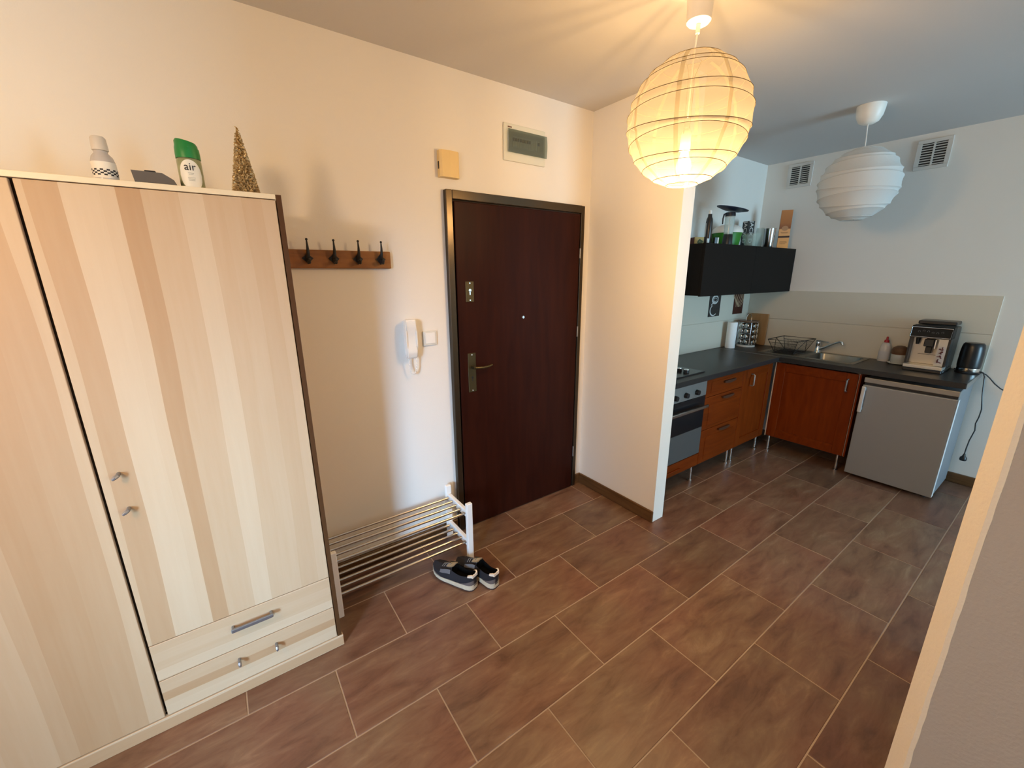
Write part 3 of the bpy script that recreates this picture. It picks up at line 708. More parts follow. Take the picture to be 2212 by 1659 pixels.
lantern('paper_lantern', 'unlit white paper globe lantern hanging in the kitchen', KC, 0.222, dict(x=1.155, y=-1.062, prof=[(0, -0.0005), (0.075, -0.0005), (0.074, -0.02), (0.068, -0.06), (0.052, -0.092), (0.030, -0.104), (0, -0.106)]), False, 11,
        [(1.155, -1.062, H-0.10), (1.158, -1.062, H-0.13), (1.152, -1.068, 2.45), (1.150, -1.072, 2.38), (1.150, -1.072, 2.19)])

# the room's third lantern, out of frame to the left behind the camera
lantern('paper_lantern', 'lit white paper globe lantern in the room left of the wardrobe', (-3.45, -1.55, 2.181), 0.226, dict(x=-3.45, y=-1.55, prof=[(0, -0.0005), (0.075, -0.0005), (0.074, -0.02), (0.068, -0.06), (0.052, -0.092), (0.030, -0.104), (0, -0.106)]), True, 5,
        [(-3.45, -1.55, H-0.10), (-3.45, -1.55, 2.38), (-3.45, -1.55, 2.20)], power=76, soft=0.11)

# ------------------------------------------------------------------ vents
def vent(label, y0, y1, z0, z1):
    t = thing('air_vent', label, 'vent', (XR-0.004, (y0+y1)/2, (z0+z1)/2))
    bm = BM(); f = 0.026
    box(bm, XR-0.012, XR-0.0005, y0, y1, z0, z0+f, 0.002, 1); box(bm, XR-0.012, XR-0.0005, y0, y1, z1-f, z1, 0.002, 1)
    box(bm, XR-0.012, XR-0.0005, y0, y0+f, z0+f, z1-f); box(bm, XR-0.012, XR-0.0005, y1-f, y1, z0+f, z1-f)
    m = (y0+y1)/2; box(bm, XR-0.012, XR-0.0005, m-0.005, m+0.005, z0+f, z1-f)
    obj('frame', bm, mat('vent_cream', (0.66, 0.63, 0.58), 0.5), t)
    obj('duct_shade', box(BM(), XR-0.0028, XR-0.0006, y0+f, y1-f, z0+f, z1-f), BLACKP, t)  # flat black sheet painted as the shade inside the duct
    n = 9; h = (z1-z0-2*f)/n
    for k in range(n):
        for a, b in ((y0+f, m-0.005), (m+0.005, y1-f)):
            bm = BM(); z = z0+f+h*k; prism(bm, [(XR-0.0115, z+h*0.30), (XR-0.0105, z+h*0.22), (XR-0.0062, z+h*0.60), (XR-0.0072, z+h*0.68)], lambda p, q, d: (p, d, q), a, b)
            obj('slat', bm, mat('vent_cream', (0.66, 0.63, 0.58), 0.5), t)
vent('cream louvred wall vent near the corner above the black cabinet', -0.398, -0.195, 2.392, 2.598)
vent('cream louvred wall vent right of the unlit paper lantern', -1.282, -1.089, 2.381, 2.591)

# ------------------------------------------------------------------ kitchen: base units
FY, FX, ZB, ZC = -0.55, 1.66, 0.145, 0.858
def leg(x, y, parent):
    obj('leg', lathe(BM(), [(0, 0), (0.018, 0), (0.018, 0.008), (0.0105, 0.014), (0.0105, ZB-0.002), (0, ZB-0.002)], 16, (x, y, 0)), CHROME, parent, True)
def carcass(bm, x0, x1, y0, y1, open_side):
    t = 0.016
    box(bm, x0, x1, y0, y1, ZB, ZB+t); box(bm, x0, x1, y0, y1, ZC-t, ZC)
    if open_side == 'y':
        box(bm, x0, x0+t, y0, y1, ZB+t, ZC-t); box(bm, x1-t, x1, y0, y1, ZB+t, ZC-t); box(bm, x0+t, x1-t, y1-0.006, y1, ZB+t, ZC-t)
    else:
        box(bm, x0, x1, y0, y0+t, ZB+t, ZC-t); box(bm, x0, x1, y1-t, y1, ZB+t, ZC-t); box(bm, x1-0.006, x1, y0+t, y1-t, ZB+t, ZC-t)
    return bm
CARC = mat('white_carcass', (0.70, 0.68, 0.64), 0.5)
def shaker(x0, x1, z0, z1, m_frame, parent, axis='y', st=0.075, name='door'):
    """framed front: a recessed panel and four rails; in the plane y=FY or x=FX"""
    def bx(b, a0, a1, q0, q1, d0, d1, bev=0.0):
        if axis == 'y': box(b, a0, a1, FY+d0, FY+d1, q0, q1, bev, 1)
        else: box(b, FX+d0, FX+d1, a0, a1, q0, q1, bev, 1)
    b = BM(); bx(b, x0+st-0.01, x1-st+0.01, z0+st-0.01, z1-st+0.01, 0.008, 0.018)
    d = obj(name, b, m_frame, parent)
    for a0, a1, nm in ((x0, x0+st, 'stile'), (x1-st, x1, 'stile')):
        b = BM(); bx(b, a0, a1, z0, z1, 0.0, 0.0185, 0.002); obj(nm, b, KWOOD, d)
    for q0, q1 in ((z0, z0+st), (z1-st, z1)):
        b = BM(); bx(b, x0+st+0.0005, x1-st-0.0005, q0, q1, 0.0, 0.0185, 0.002); obj('rail', b, KWOODH, d)
    return d
def bar_handle(parent, p0, p1, out, m=STEEL):
    p0, p1, out = Vector(p0), Vector(p1), Vector(out); b = BM()
    tube(b, [p0, p0+out*0.7, p0+out+(p1-p0)*0.06, p1+out-(p1-p0)*0.06, p1+out*0.7, p1], 0.006, 8)
    obj('handle', b, m, parent, True)
# oven housing with the drawer below
t = thing('base_cabinet', 'reddish wooden base cabinet housing the oven, half hidden by the white partition', 'cabinet', (0.25, -0.28, 0))
bm = BM(); s = 0.016
box(bm, -0.05, 0.55, -0.528, -0.02, ZB, ZB+s); box(bm, -0.05, -0.05+s, -0.528, -0.02, ZB+s, ZC); box(bm, 0.55-s, 0.55, -0.528, -0.02, ZB+s, ZC); box(bm, -0.05+s, 0.55-s, -0.528, -0.02, 0.238, 0.250)
obj('carcass', bm, CARC, t)
d = obj('drawer', box(BM(), -0.047, 0.547, FY, FY+0.018, ZB-0.002, 0.243, 0.002, 1), KWOODH, t)
obj('finger_pull', box(BM(), 0.08, 0.30, FY-0.012, FY-0.0004, 0.178, 0.190, 0.004, 2), KWOODH, d)
leg(0.525, -0.515, t); leg(-0.02, -0.515, t); leg(0.525, -0.06, t); leg(-0.02, -0.06, t)
# oven
t = thing('oven', 'built-in stainless steel oven with black glass door under the worktop', 'oven', (0.25, -0.28, 0.251))
OVX0, OVX1 = -0.045, 0.545
obj('cavity', box(BM(), -0.03, 0.53, FY+0.022, -0.06, 0.2505, 0.856), GAPSHADE, t)
cp = obj('control_panel', box(BM(), OVX0, OVX1, FY-0.006, FY+0.0215, 0.729, 0.857, 0.003, 1), STEEL, t)
for x in (0.410, 0.270, 0.140, 0.020):
    k = obj('knob', cyl(BM(), (x, FY-0.0065, 0.773), (x, FY-0.030, 0.773), 0.021, 0.018, 20), BLACKP, cp, True)
dd = obj('oven_door', box(BM(), OVX0, OVX1, FY-0.004, FY+0.0215, 0.472, 0.724, 0.003, 1), GLOSSB, t)
obj('lower_panel', box(BM(), OVX0, OVX1, FY-0.004, FY+0.0215, 0.2515, 0.4705, 0.002, 1), mat('oven_dark_steel', (0.10, 0.098, 0.094), 0.5, metal=0.4), dd)
b = BM(); box(b, 0.0, 0.53, FY-0.050, FY-0.034, 0.643, 0.668, 0.005, 2)
for x in (0.02, 0.51): box(b, x-0.008, x+0.008, FY-0.036, FY-0.0042, 0.648, 0.662)
obj('handle', b, CHROME, dd)
# drawer unit
t = thing('base_cabinet', 'reddish wooden base cabinet with three dark-handled drawers right of the oven', 'cabinet', (0.83, -0.28, 0))
obj('carcass', carcass(BM(), 0.553, 1.113, -0.528, -0.02, 'y'), CARC, t)
DARKH = mat('dark_wood_handle', (0.055, 0.018, 0.006), 0.5)
for z0, z1, hz in ((0.143, 0.425, 0.392), (0.429, 0.695, 0.665), (0.699, 0.838, 0.792)):
    d = obj('drawer', box(BM(), 0.553, 1.112, FY, FY+0.018, z0, z1, 0.0025, 1), KWOODH, t)
    obj('recess_panel', box(BM(), 0.62, 1.045, FY-0.0035, FY-0.0003, z0+0.03, z1-0.02 if z1-z0 < 0.2 else z1-0.065, 0.0015, 1), KWOODH, d)
    b = BM(); n = 12
    prism(b, [(0.79+0.17*k/n, hz-0.004-0.010*math.sin(PI*k/n)) for k in range(n+1)]+[(0.96-0.17*k/n, hz+0.010) for k in range(n+1)], lambda a, q, e: (a, e, q), FY-0.004, FY-0.018)
    obj('handle', b, DARKH, d)
leg(1.079, -0.515, t); leg(0.585, -0.06, t)
t = thing('base_cabinet', 'reddish wooden base cabinet with framed door and steel handle left of the corner', 'cabinet', (1.39, -0.28, 0))
obj('carcass', carcass(BM(), 1.117, 1.640, -0.528, -0.02, 'y'), CARC, t)
d = shaker(1.116, 1.640, 0.143, 0.838, KWOOD, t)
bar_handle(d, (1.250, FY-0.0004, 0.690), (1.250, FY-0.0004, 0.790), (0, -0.028, 0))
leg(1.152, -0.515, t); leg(1.60, -0.515, t); leg(1.60, -0.06, t)
# sink unit on the back run
t = thing('base_cabinet', 'reddish wooden sink cabinet with framed door beside the fridge', 'cabinet', (1.93, -0.87, 0))
bm = BM(); box(bm, FX+0.020, 2.18, -1.172, -0.575, ZB, ZB+0.016); box(bm, FX+0.020, 2.18, -1.172, -1.156, ZB+0.016, ZC); box(bm, FX+0.020, 2.18, -0.591, -0.575, ZB+0.016, ZC)
obj('carcass', bm, CARC, t)
d = shaker(-1.166, -0.572, 0.146, 0.845, KWOOD, t, 'x')
bar_handle(d, (FX-0.0004, -1.106, 0.695), (FX-0.0004, -1.106, 0.795), (-0.028, 0, 0))
obj('side_panel', box(BM(), FX+0.001, 2.18, -1.184, -1.1725, 0.146, 0.848), KWOOD, t)
obj('filler_strip', box(BM(), FX-0.004, FX+0.003, -0.5705, -0.5645, 0.143, 0.845), KEDGE, t, label='pale cut edge of the corner filler')
leg(1.693, -1.133, t); leg(1.675, -0.60, t); leg(2.14, -1.13, t)

# ------------------------------------------------------------------ worktops, hob, sink, tap
ZT = 0.90
t = thing('worktop', 'charcoal laminate worktop over the oven and wooden cabinets', 'worktop', (0.77, -0.3, 0.86))
obj('slab', box(BM(), -0.098, 1.630, -0.60, -0.0085, 0.8605, ZT, 0.003, 1), CTOP, t)
obj('joint_strip', box(BM(), 1.6305, 1.640, -0.600, -0.0085, 0.862, ZT+0.0012), STEEL, t)
t = thing('worktop', 'charcoal laminate worktop over the sink cabinet and fridge', 'worktop', (1.91, -0.9, 0.86))
SX0, SX1, SY0, SY1 = 1.775, 2.115, -1.065, -0.735
bm = BM()
box(bm, 1.6405, 2.1915, -0.728, -0.0085, 0.8605, ZT); box(bm, 1.620, 1.768, -1.072, -0.728, 0.8605, ZT); box(bm, 2.122, 2.1915, -1.072, -0.728, 0.8605, ZT); box(bm, 1.620, 2.1915, -1.747, -1.072, 0.8605, ZT, 0.002, 1)
box(bm, 1.620, 1.6405, -0.728, -0.6015, 0.8605, ZT)
obj('slab', bm, CTOP, t)
obj('end_trim', box(BM(), 1.6205, 2.19, -1.7485, -1.7475, 0.862, 0.899), STEEL, t)
t = thing('hob', 'black glass hob with chrome topped knobs set in the worktop', 'hob', (0.27, -0.28, ZT))
obj('glass_plate', box(BM(), -0.02, 0.552, -0.515, -0.035, ZT+0.0003, ZT+0.006, 0.002, 1), GLOSSB, t)
obj('front_trim', box(BM(), -0.02, 0.552, -0.522, -0.5155, ZT+0.0003, ZT+0.007), BLACKP, t)
for (x, y) in ((0.10, -0.15), (0.25, -0.38), (0.10, -0.38), (0.25, -0.15)):
    obj('cooking_zone', lathe(BM(), [(0.085, 0.0062), (0.085, 0.0066), (0.082, 0.0066), (0.082, 0.0062)], 32, (x, y, ZT), cap=False), mat('zone_grey', (0.10, 0.10, 0.10), 0.3), t)
for y in (-0.460, -0.400, -0.340, -0.280):
    k = obj('knob', lathe(BM(), [(0, 0.0065), (0.021, 0.0065), (0.020, 0.026), (0, 0.026)], 20, (0.405, y, ZT)), BLACKP, t, True)
    obj('knob_cap', lathe(BM(), [(0, 0.0262), (0.0195, 0.0262), (0.0185, 0.030), (0, 0.030)], 20, (0.405, y, ZT)), CHROME, k, True)
t = thing('sink', 'stainless steel sink with drainer set in the back worktop', 'sink', (1.95, -0.75, ZT))
SINK = mat('sink_steel', (0.24, 0.24, 0.225), 0.32, metal=0.95)
bm = BM(); zf0, zf1 = ZT+0.0004, ZT+0.0042
box(bm, 1.735, SX0, -1.095, -0.36, zf0, zf1); box(bm, SX1, 2.168, -1.095, -0.36, zf0, zf1); box(bm, SX0, SX1, -1.095, SY0, zf0, zf1); box(bm, SX0, SX1, SY1, -0.36, zf0, zf1)
obj('rim', bm, SINK, t)
bm = BM(); pts = []
def ring(x0, x1, y0, y1, z, r, n=5):
    out = []
    for cx, cy, a0 in ((x1-r, y1-r, 0), (x0+r, y1-r, PI/2), (x0+r, y0+r, PI), (x1-r, y0+r, 1.5*PI)):
        for k in range(n): out.append(Vector((cx+r*math.cos(a0+PI/2*k/(n-1)), cy+r*math.sin(a0+PI/2*k/(n-1)), z)))
    return out
R1 = [ring(SX0, SX1, SY0, SY1, zf1-0.0005, 0.045), ring(SX0+0.004, SX1-0.004, SY0+0.004, SY1-0.004, ZT-0.01, 0.043), ring(SX0+0.015, SX1-0.015, SY0+0.015, SY1-0.015, ZT-0.13, 0.05), ring(SX0+0.04, SX1-0.04, SY0+0.04, SY1-0.04, ZT-0.15, 0.04)]
prev = None
for rg in R1:
    cur = [bm.verts.new(p) for p in rg]
    if prev:
        for k in range(len(cur)): bm.faces.new((prev[k], prev[(k+1) % len(cur)], cur[(k+1) % len(cur)], cur[k]))
    prev = cur
bm.faces.new(prev)
obj('bowl', bm, SINK, t, True)
for k in range(7):
    x = 1.80+k*0.048
    obj('drain_ridge', box(BM(), x-0.006, x+0.006, -0.69, -0.40, zf1+0.0002, zf1+0.0035, 0.0016, 1), SINK, t)
t = thing('kitchen_tap', 'chrome mixer tap with swivelled spout behind the sink', 'tap', (2.14, -0.705, ZT+0.0045))
z0 = ZT+0.0046
obj('body', lathe(BM(), [(0, 0), (0.028, 0), (0.027, 0.008), (0.022, 0.014), (0.021, 0.075), (0.023, 0.082), (0.020, 0.098), (0, 0.100)], 22, (2.14, -0.705, z0)), CHROME, t, True)
obj('spout', tube(BM(), [(2.135, -0.72, z0+0.030), (2.125, -0.76, z0+0.052), (2.11, -0.83, z0+0.098), (2.10, -0.875, z0+0.120), (2.096, -0.892, z0+0.119), (2.095, -0.900, z0+0.098)], [0.011, 0.010, 0.0095, 0.0095, 0.0105, 0.011], 12), CHROME, t, True)
bm = BM(); prism(bm, [(-0.690, 0.0), (-0.690, 0.016), (-0.72, 0.018), (-0.785, 0.012), (-0.785, 0.006), (-0.72, 0.004)], lambda a, b, d: (d, a, z0+0.094+b), 2.128, 2.152)
obj('lever', bm, CHROME, t)

# ------------------------------------------------------------------ dish rack
t = thing('dish_rack', 'black wire dish rack standing on the sink drainer', 'dish rack', (1.92, -0.55, 0.912))
BW = mat('black_wire', (0.012, 0.012, 0.013), 0.45)
TQ = [Vector(p) for p in ((1.738, -0.435, 1.030), (2.085, -0.427, 1.030), (2.100, -0.690, 1.030), (1.752, -0.672, 1.030))]
BQ = [Vector(p) for p in ((1.800, -0.475, 0.912), (2.040, -0.470, 0.912), (2.050, -0.640, 0.912), (1.810, -0.630, 0.912))]
obj('top_rim', tube(BM(), TQ, 0.0045, 8, closed=True), BW, t)
obj('bottom_rim', tube(BM(), BQ, 0.0035, 8, closed=True), BW, t)
bm = BM()
for k in range(4):
    a, b = TQ[k], TQ[(k+1) % 4]; c_, d_ = BQ[k], BQ[(k+1) % 4]
    tube(bm, [a, c_], 0.0028, 6)
    if k in (0, 2):
        m_ = (a+b)/2; tube(bm, [m_, c_], 0.0024, 6); tube(bm, [m_, d_], 0.0024, 6)
obj('wire_struts', bm, BW, t)
for k in range(6):
    f = (k+0.5)/6
    obj('base_wire', tube(BM(), [BQ[0].lerp(BQ[1], f), BQ[3].lerp(BQ[2], f)], 0.0022, 6), BW, t)
for (a, b, c_, d_) in ((TQ[1], TQ[2], BQ[2], BQ[1]), (TQ[3], TQ[0], BQ[0], BQ[3])):
    q = [a.lerp(d_, 0.22), b.lerp(c_, 0.22), c_, d_]; bm = BM()
    tube(bm, [q[0], q[1]], 0.0022, 6)
    for k in range(1, 18):
        f = k/18; tube(bm, [q[0].lerp(q[1], f), q[3].lerp(q[2], f)], 0.0008, 4)
    for k in range(1, 9):
        f = k/9; tube(bm, [q[0].lerp(q[3], f), q[1].lerp(q[2], f)], 0.0008, 4)
    obj('mesh_side', bm, BW, t, kind='stuff')
obj('tray', box(BM(), 1.79, 2.055, -0.645, -0.465, 0.9075, 0.910, 0.001, 1), BLACKP, t)

# ------------------------------------------------------------------ paper towel, spice carousel, board
o = Vector((1.752, -0.085, ZT+0.0005))
t = thing('paper_towel_roll', 'white paper towel roll standing against the tiled corner', 'paper towel', o)
obj('roll', lathe(BM(), [(0.018, 0.0), (0.044, 0.0), (0.045, 0.003), (0.045, 0.252), (0.044, 0.255), (0.018, 0.255)], 32, o, cap=False), mat('towel_paper', (0.86, 0.86, 0.85), 0.9, bump=0.3, bscale=300), t, True)
obj('core', lathe(BM(), [(0.0178, 0.0), (0.0178, 0.2555), (0.0162, 0.2555), (0.0162, 0.0)], 20, o, cap=False), TAN, t, True)
o = Vector((1.985, -0.125, ZT+0.0005))
t = thing('spice_carousel', 'round spice carousel with wooden top and ring handle in the corner', 'spice rack', o)
obj('base_plate', lathe(BM(), [(0, 0), (0.085, 0), (0.086, 0.006), (0.080, 0.016), (0, 0.016)], 32, o), mat('carousel_cream', (0.62, 0.60, 0.55), 0.4), t, True)
obj('column', box(BM(), o.x-0.028, o.x+0.028, o.y-0.028, o.y+0.028, o.z+0.0165, o.z+0.246), mat('carousel_grey', (0.30, 0.31, 0.31), 0.4, metal=0.5), t)
obj('top_disc', lathe(BM(), [(0, 0.2465), (0.092, 0.2465), (0.095, 0.252), (0.092, 0.260), (0, 0.260)], 32, o), wood('carousel_wood', (0.10, 0.05, 0.028), (0.17, 0.09, 0.05), 'X', 0.4), t, True)
obj('ring_handle', tube(BM(), [(o.x+0.034*math.cos(PI*k/12), o.y-0.01*math.cos(PI*k/12), o.z+0.2602+0.070*math.sin(PI*k/12)**0.7) for k in range(13)], 0.004, 8), CHROME, t, True)
for ax_, ay_ in ((-1, 0), (0, -1), (1, 0), (0, 1)):
    for s_ in (-0.040,): pass
    obj('corner_wire', cyl(BM(), (o.x+0.062*(ax_-ay_), o.y+0.062*(ay_+ax_), o.z+0.0165), (o.x+0.062*(ax_-ay_), o.y+0.062*(ay_+ax_), o.z+0.246), 0.003, None, 8), CHROME, t, True)
SPICE = mat('spice_in_glass', (0.10, 0.075, 0.05), 0.12, var=0.6, vscale=40)
proto = None
for (dx, dy) in ((-1, 0), (0, -1)):
    for lv in range(4):
        for s_ in (-1, 1):
            c0 = Vector((o.x+dx*0.0285-dy*0.026*s_, o.y+dy*0.0285+dx*0.026*s_, o.z+0.048+lv*0.055))
            j = thing('spice_jar', 'spice jar with chrome lid, %s row of carousel, %s' % (('bottom', 'second lowest', 'second highest', 'top')[lv], {(-1, 1): 'hob-facing side, column near room', (-1, -1): 'hob-facing side, column near wall', (0, -1): 'room-facing side, left column', (0, 1): 'room-facing side, right column'}[(dx, s_)]), 'jar', c0, 'spice jars in the carousel')
            dv = Vector((dx, dy, 0))
            obj('jar', tube(BM(), [c0, c0+dv*0.038, c0+dv*0.044], [0.0215, 0.0215, 0.019], 16), SPICE, j, True)
            obj('lid', tube(BM(), [c0+dv*0.0442, c0+dv*0.056, c0+dv*0.0585], [0.0225, 0.0225, 0.019], 16), CHROME, j, True)
t = thing('cutting_board', 'plain wooden cutting board leaning on the tiles behind spice carousel', 'cutting board', (2.165, -0.125, ZT))
bm = box(BM(), -0.0085, 0.0085, -0.107, 0.107, 0, 0.318, 0.006, 2); xform(bm, Matrix.Translation((2.166, -0.122, ZT+0.0008)) @ Matrix.Rotation(0.045, 4, 'Y'))
obj('board', bm, TAN, t)

# ------------------------------------------------------------------ decor tiles under the wall cabinet
def poster(label, x0, x1, m): 
    t = thing('picture_tile', label, 'picture', ((x0+x1)/2, -0.009, 1.335))
    p = obj('tile_face', box(BM(), x0, x1, -0.0115, -0.0083, 1.220, 1.447, 0.0008, 1), m, t)
    return t, p
t, p = poster('dark grey picture tile with white coffee cup drawing under black cabinet', 1.413, 1.612, mat('chalk_grey', (0.040, 0.034, 0.030), 0.5, spec=0.2, var=0.5, vscale=30))
WPR = mat('white_print', (0.66, 0.66, 0.63), 0.5)
def stroke(pts, wd, m, parent, y=-0.0122):
    b = BM(); pv = None
    for k, (x, z) in enumerate(pts):
        a = Vector(pts[max(k-1, 0)]); c_ = Vector(pts[min(k+1, len(pts)-1)]); d = (c_-a).normalized() if (c_-a).length > 0 else Vector((1, 0)); n = Vector((-d.y, d.x))*wd*(0.35+0.65*math.sin(PI*(k+0.5)/len(pts)))
        cur = [b.verts.new((x+s_*n.x, y, z+s_*n.y)) for s_ in (-1, 1)]
        if pv: b.faces.new((pv[0], pv[1], cur[1], cur[0]))
        pv = cur
    obj('print', b, m, parent)
stroke([(1.512+0.050*math.cos(a), 1.380+0.034*math.sin(a)) for a in [0.1+k*0.3 for k in range(22)]], 0.010, WPR, p)
stroke([(1.512+0.030*math.cos(a), 1.378+0.017*math.sin(a)) for a in [0.1+k*0.3 for k in range(22)]], 0.003, WPR, p)
stroke([(1.500+0.062*math.cos(a), 1.280+0.050*math.sin(a)) for a in [2.0+k*0.22 for k in range(17)]], 0.007, WPR, p)
stroke([(1.48+0.03*math.cos(a), 1.325+0.02*math.sin(a)) for a in [1.2+k*0.25 for k in range(9)]], 0.005, WPR, p)
t, p = poster('dark red picture tile with pale wispy drawing nearer the corner', 1.868, 2.058, mat('oxblood', (0.055, 0.014, 0.008), 0.55, spec=0.2, var=0.5, vscale=45))
SPR = mat('straw_print', (0.52, 0.36, 0.22), 0.5)
for k in range(7):
    x = 1.915+k*0.016; ph = k*0.9
    stroke([(x+0.012*math.sin(ph+q*0.6)+(k-3)*0.002*q, 1.29+q*0.0145) for q in range(11)], 0.0045, SPR, p)

# ------------------------------------------------------------------ wall cabinet
t = thing('wall_cabinet', 'long black wall cabinet with two plain fronts in the kitchen corner', 'cabinet', (1.41, -0.18, 1.45))
CX0, CX1, CY = 0.632, 2.190, -0.370
bm = BM(); s = 0.018
box(bm, CX0, CX1, CY+0.0205, -0.0005, 1.8225, 1.8405); box(bm, CX0, CX0+s, CY+0.0205, -0.0005, 1.456, 1.8225); box(bm, CX1-s, CX1, CY+0.0205, -0.0005, 1.456, 1.8225); box(bm, CX0+s, CX1-s, -0.010, -0.0005, 1.456, 1.8225)
obj('carcass', bm, BLACKF, t)
obj('underside', box(BM(), CX0+s+0.0005, CX1-s-0.0005, CY+0.0205, -0.0105, 1.456, 1.474), CARC, t, label='white underside panel')
xm = (CX0+CX1)/2
for a, b in ((CX0, xm-0.0006), (xm+0.0006, CX1)):
    obj('front', box(BM(), a, b, CY, CY+0.0195, 1.4505, 1.8425, 0.0015, 1), BLACKF, t)

# ------------------------------------------------------------------ things on top of the wall cabinet
ZK = 1.8408
def K(x, y): return Vector((x, y, ZK))
# yellow box
o = K(0.93, -0.125)
t = thing('tea_box', 'low yellow carton with dark leaf print on the black cabinet left end', 'box', o)
rz = Matrix.Translation(o) @ Matrix.Rotation(-0.52, 4, 'Z')
bx_ = obj('carton', xform(box(BM(), -0.05, 0.05, -0.03, 0.03, 0, 0.068, 0.001, 1), rz), mat('carton_yellow', (0.50, 0.32, 0.06), 0.5), t)
bm = BM()
for cx, cz, a in ((-0.012, 0.038, 0.9), (0.012, 0.036, -0.5), (0.0, 0.024, 0.1)):
    pts = [(cx+0.020*math.cos(q)*math.cos(a)-0.008*math.sin(q)*math.sin(a), cz+0.020*math.cos(q)*math.sin(a)+0.008*math.sin(q)*math.cos(a)) for q in [2*PI*k/12 for k in range(12)]]
    bm.faces.new([bm.verts.new(rz @ Vector((x, -0.0304-0.0002*(a+1), z))) for x, z in pts])
obj('leaf_print', bm, mat('leaf_print', (0.06, 0.075, 0.01), 0.6), bx_)
obj('end_flap', xform(box(BM(), -0.0525, -0.0503, -0.03, 0.03, 0, 0.067), rz), mat('flap_brown', (0.12, 0.03, 0.02), 0.6), bx_)
# dark bottle
o = K(0.843, -0.255)
t = thing('dark_bottle', 'slim dark brown bottle with white cap on the black cabinet', 'bottle', o)
DB = mat('dark_bottle_plastic', (0.022, 0.016, 0.014), 0.3)
obj('bottle_body', lathe(BM(), [(0, 0), (0.024, 0), (0.0255, 0.004), (0.0255, 0.165), (0.022, 0.190), (0.0155, 0.206), (0.0145, 0.226), (0, 0.226)], 24, o), DB, t, True)
obj('cap', lathe(BM(), [(0, 0.2262), (0.0135, 0.2262), (0.013, 0.252), (0, 0.254)], 18, o), WHITEP, t, True)
cdir = math.atan2(CAM.y-o.y, CAM.x-o.x)
def wrap_label(parent, o, r, a0, a1, z0, z1, m, name='bottle_label'):
    b = BM(); pv = None
    for k in range(9):
        a = a0+(a1-a0)*k/8; cur = [b.verts.new((o.x+r*math.cos(a), o.y+r*math.sin(a), o.z+z)) for z in (z0, z1)]
        if pv: b.faces.new((pv[0], cur[0], cur[1], pv[1]))
        pv = cur
    return obj(name, b, m, parent, True)
wrap_label(t, o, 0.0258, cdir-1.6, cdir-0.75, 0.06, 0.16, mat('label_grey', (0.5, 0.5, 0.48), 0.5))
wrap_label(t, o, 0.0258, cdir-0.15, cdir+0.5, 0.006, 0.045, mat('label_bluewhite', (0.55, 0.72, 0.80), 0.4))
# little dark box with white edge
o = K(0.865, -0.312)
t = thing('small_carton', 'tiny dark carton with white edge beside the slim dark bottle', 'box', o)
rz = Matrix.Translation(o) @ Matrix.Rotation(-0.5, 4, 'Z')
b0 = obj('carton', xform(box(BM(), -0.016, 0.016, -0.012, 0.012, 0, 0.052, 0.001, 1), rz), BLACKP, t)
obj('white_edge', xform(box(BM(), 0.006, 0.0162, -0.0125, -0.0122, 0.002, 0.050), rz), WPR, b0)
# big white and green bowl
o = K(1.345, -0.135)
t = thing('salad_bowl', 'large green bowl with frosted domed cover on the black cabinet', 'bowl', o)
obj('bowl', lathe(BM(), [(0, 0), (0.085, 0.0), (0.100, 0.012), (0.118, 0.110), (0.121, 0.118), (0, 0.118)], 36, o), mat('bowl_green', (0.035, 0.22, 0.02), 0.35), t, True)
obj('cover', lathe(BM(), [(0.1235, 0.1185), (0.124, 0.125), (0.118, 0.150), (0.092, 0.174), (0.05, 0.187), (0, 0.190)], 36, o, cap=False), mat('frosted_cover', (0.90, 0.86, 0.80), 0.4), t, True)
# blender
o = K(1.085, -0.285)
t = thing('jug_blender', 'small clear jug blender with black base and lid on black cabinet', 'blender', o)
obj('motor_base', lathe(BM(), [(0, 0), (0.040, 0), (0.040, 0.006), (0.034, 0.080), (0.031, 0.086), (0, 0.086)], 24, o), BLACKP, t, True)
obj('jug', lathe(BM(), [(0.030, 0.0865), (0.034, 0.09), (0.037, 0.222), (0.0355, 0.222), (0.0325, 0.092), (0.029, 0.089)], 24, o, cap=False), CLEAR, t, True)
obj('shaft', cyl(BM(), o+Vector((0, 0, 0.0865)), o+Vector((0, 0, 0.21)), 0.004, None, 10), WHITEP, t, True)
obj('lid', lathe(BM(), [(0, 0.2225), (0.038, 0.2225), (0.039, 0.232), (0.036, 0.252), (0, 0.254)], 24, o), mat('navy_black', (0.012, 0.013, 0.022), 0.4), t, True)
hd = Vector((math.cos(cdir+1.45+PI), math.sin(cdir+1.45+PI), 0))
hd = Vector((-rt.x, -rt.y, 0)).normalized()
obj('handle', tube(BM(), [o+hd*0.036+Vector((0, 0, 0.244)), o+hd*0.050+Vector((0, 0, 0.238)), o+hd*0.056+Vector((0, 0, 0.205)), o+hd*0.055+Vector((0, 0, 0.165))], [0.006, 0.0065, 0.006, 0.005], 8), mat('navy_black', (0, 0, 0)), t, True)
o2 = o+Vector((0.03, 0.01, 0.2545))
t = thing('blue_plate', 'flat dark blue plate balanced on top of the jug blender', 'plate', o2)
obj('plate', xform(lathe(BM(), [(0, 0), (0.060, 0.0), (0.118, 0.016), (0.121, 0.022), (0.117, 0.021), (0.058, 0.006), (0, 0.006)], 40), Matrix.Translation(o2+Vector((0, 0, 0.0115))) @ Matrix.Rotation(0.19, 4, Vector((math.sin(YAW), math.cos(YAW), 0))) @ Matrix.Rotation(0.10, 4, Vector((math.cos(YAW), -math.sin(YAW), 0)))), mat('dark_blue_glaze', (0.016, 0.027, 0.065), 0.45), t, True)
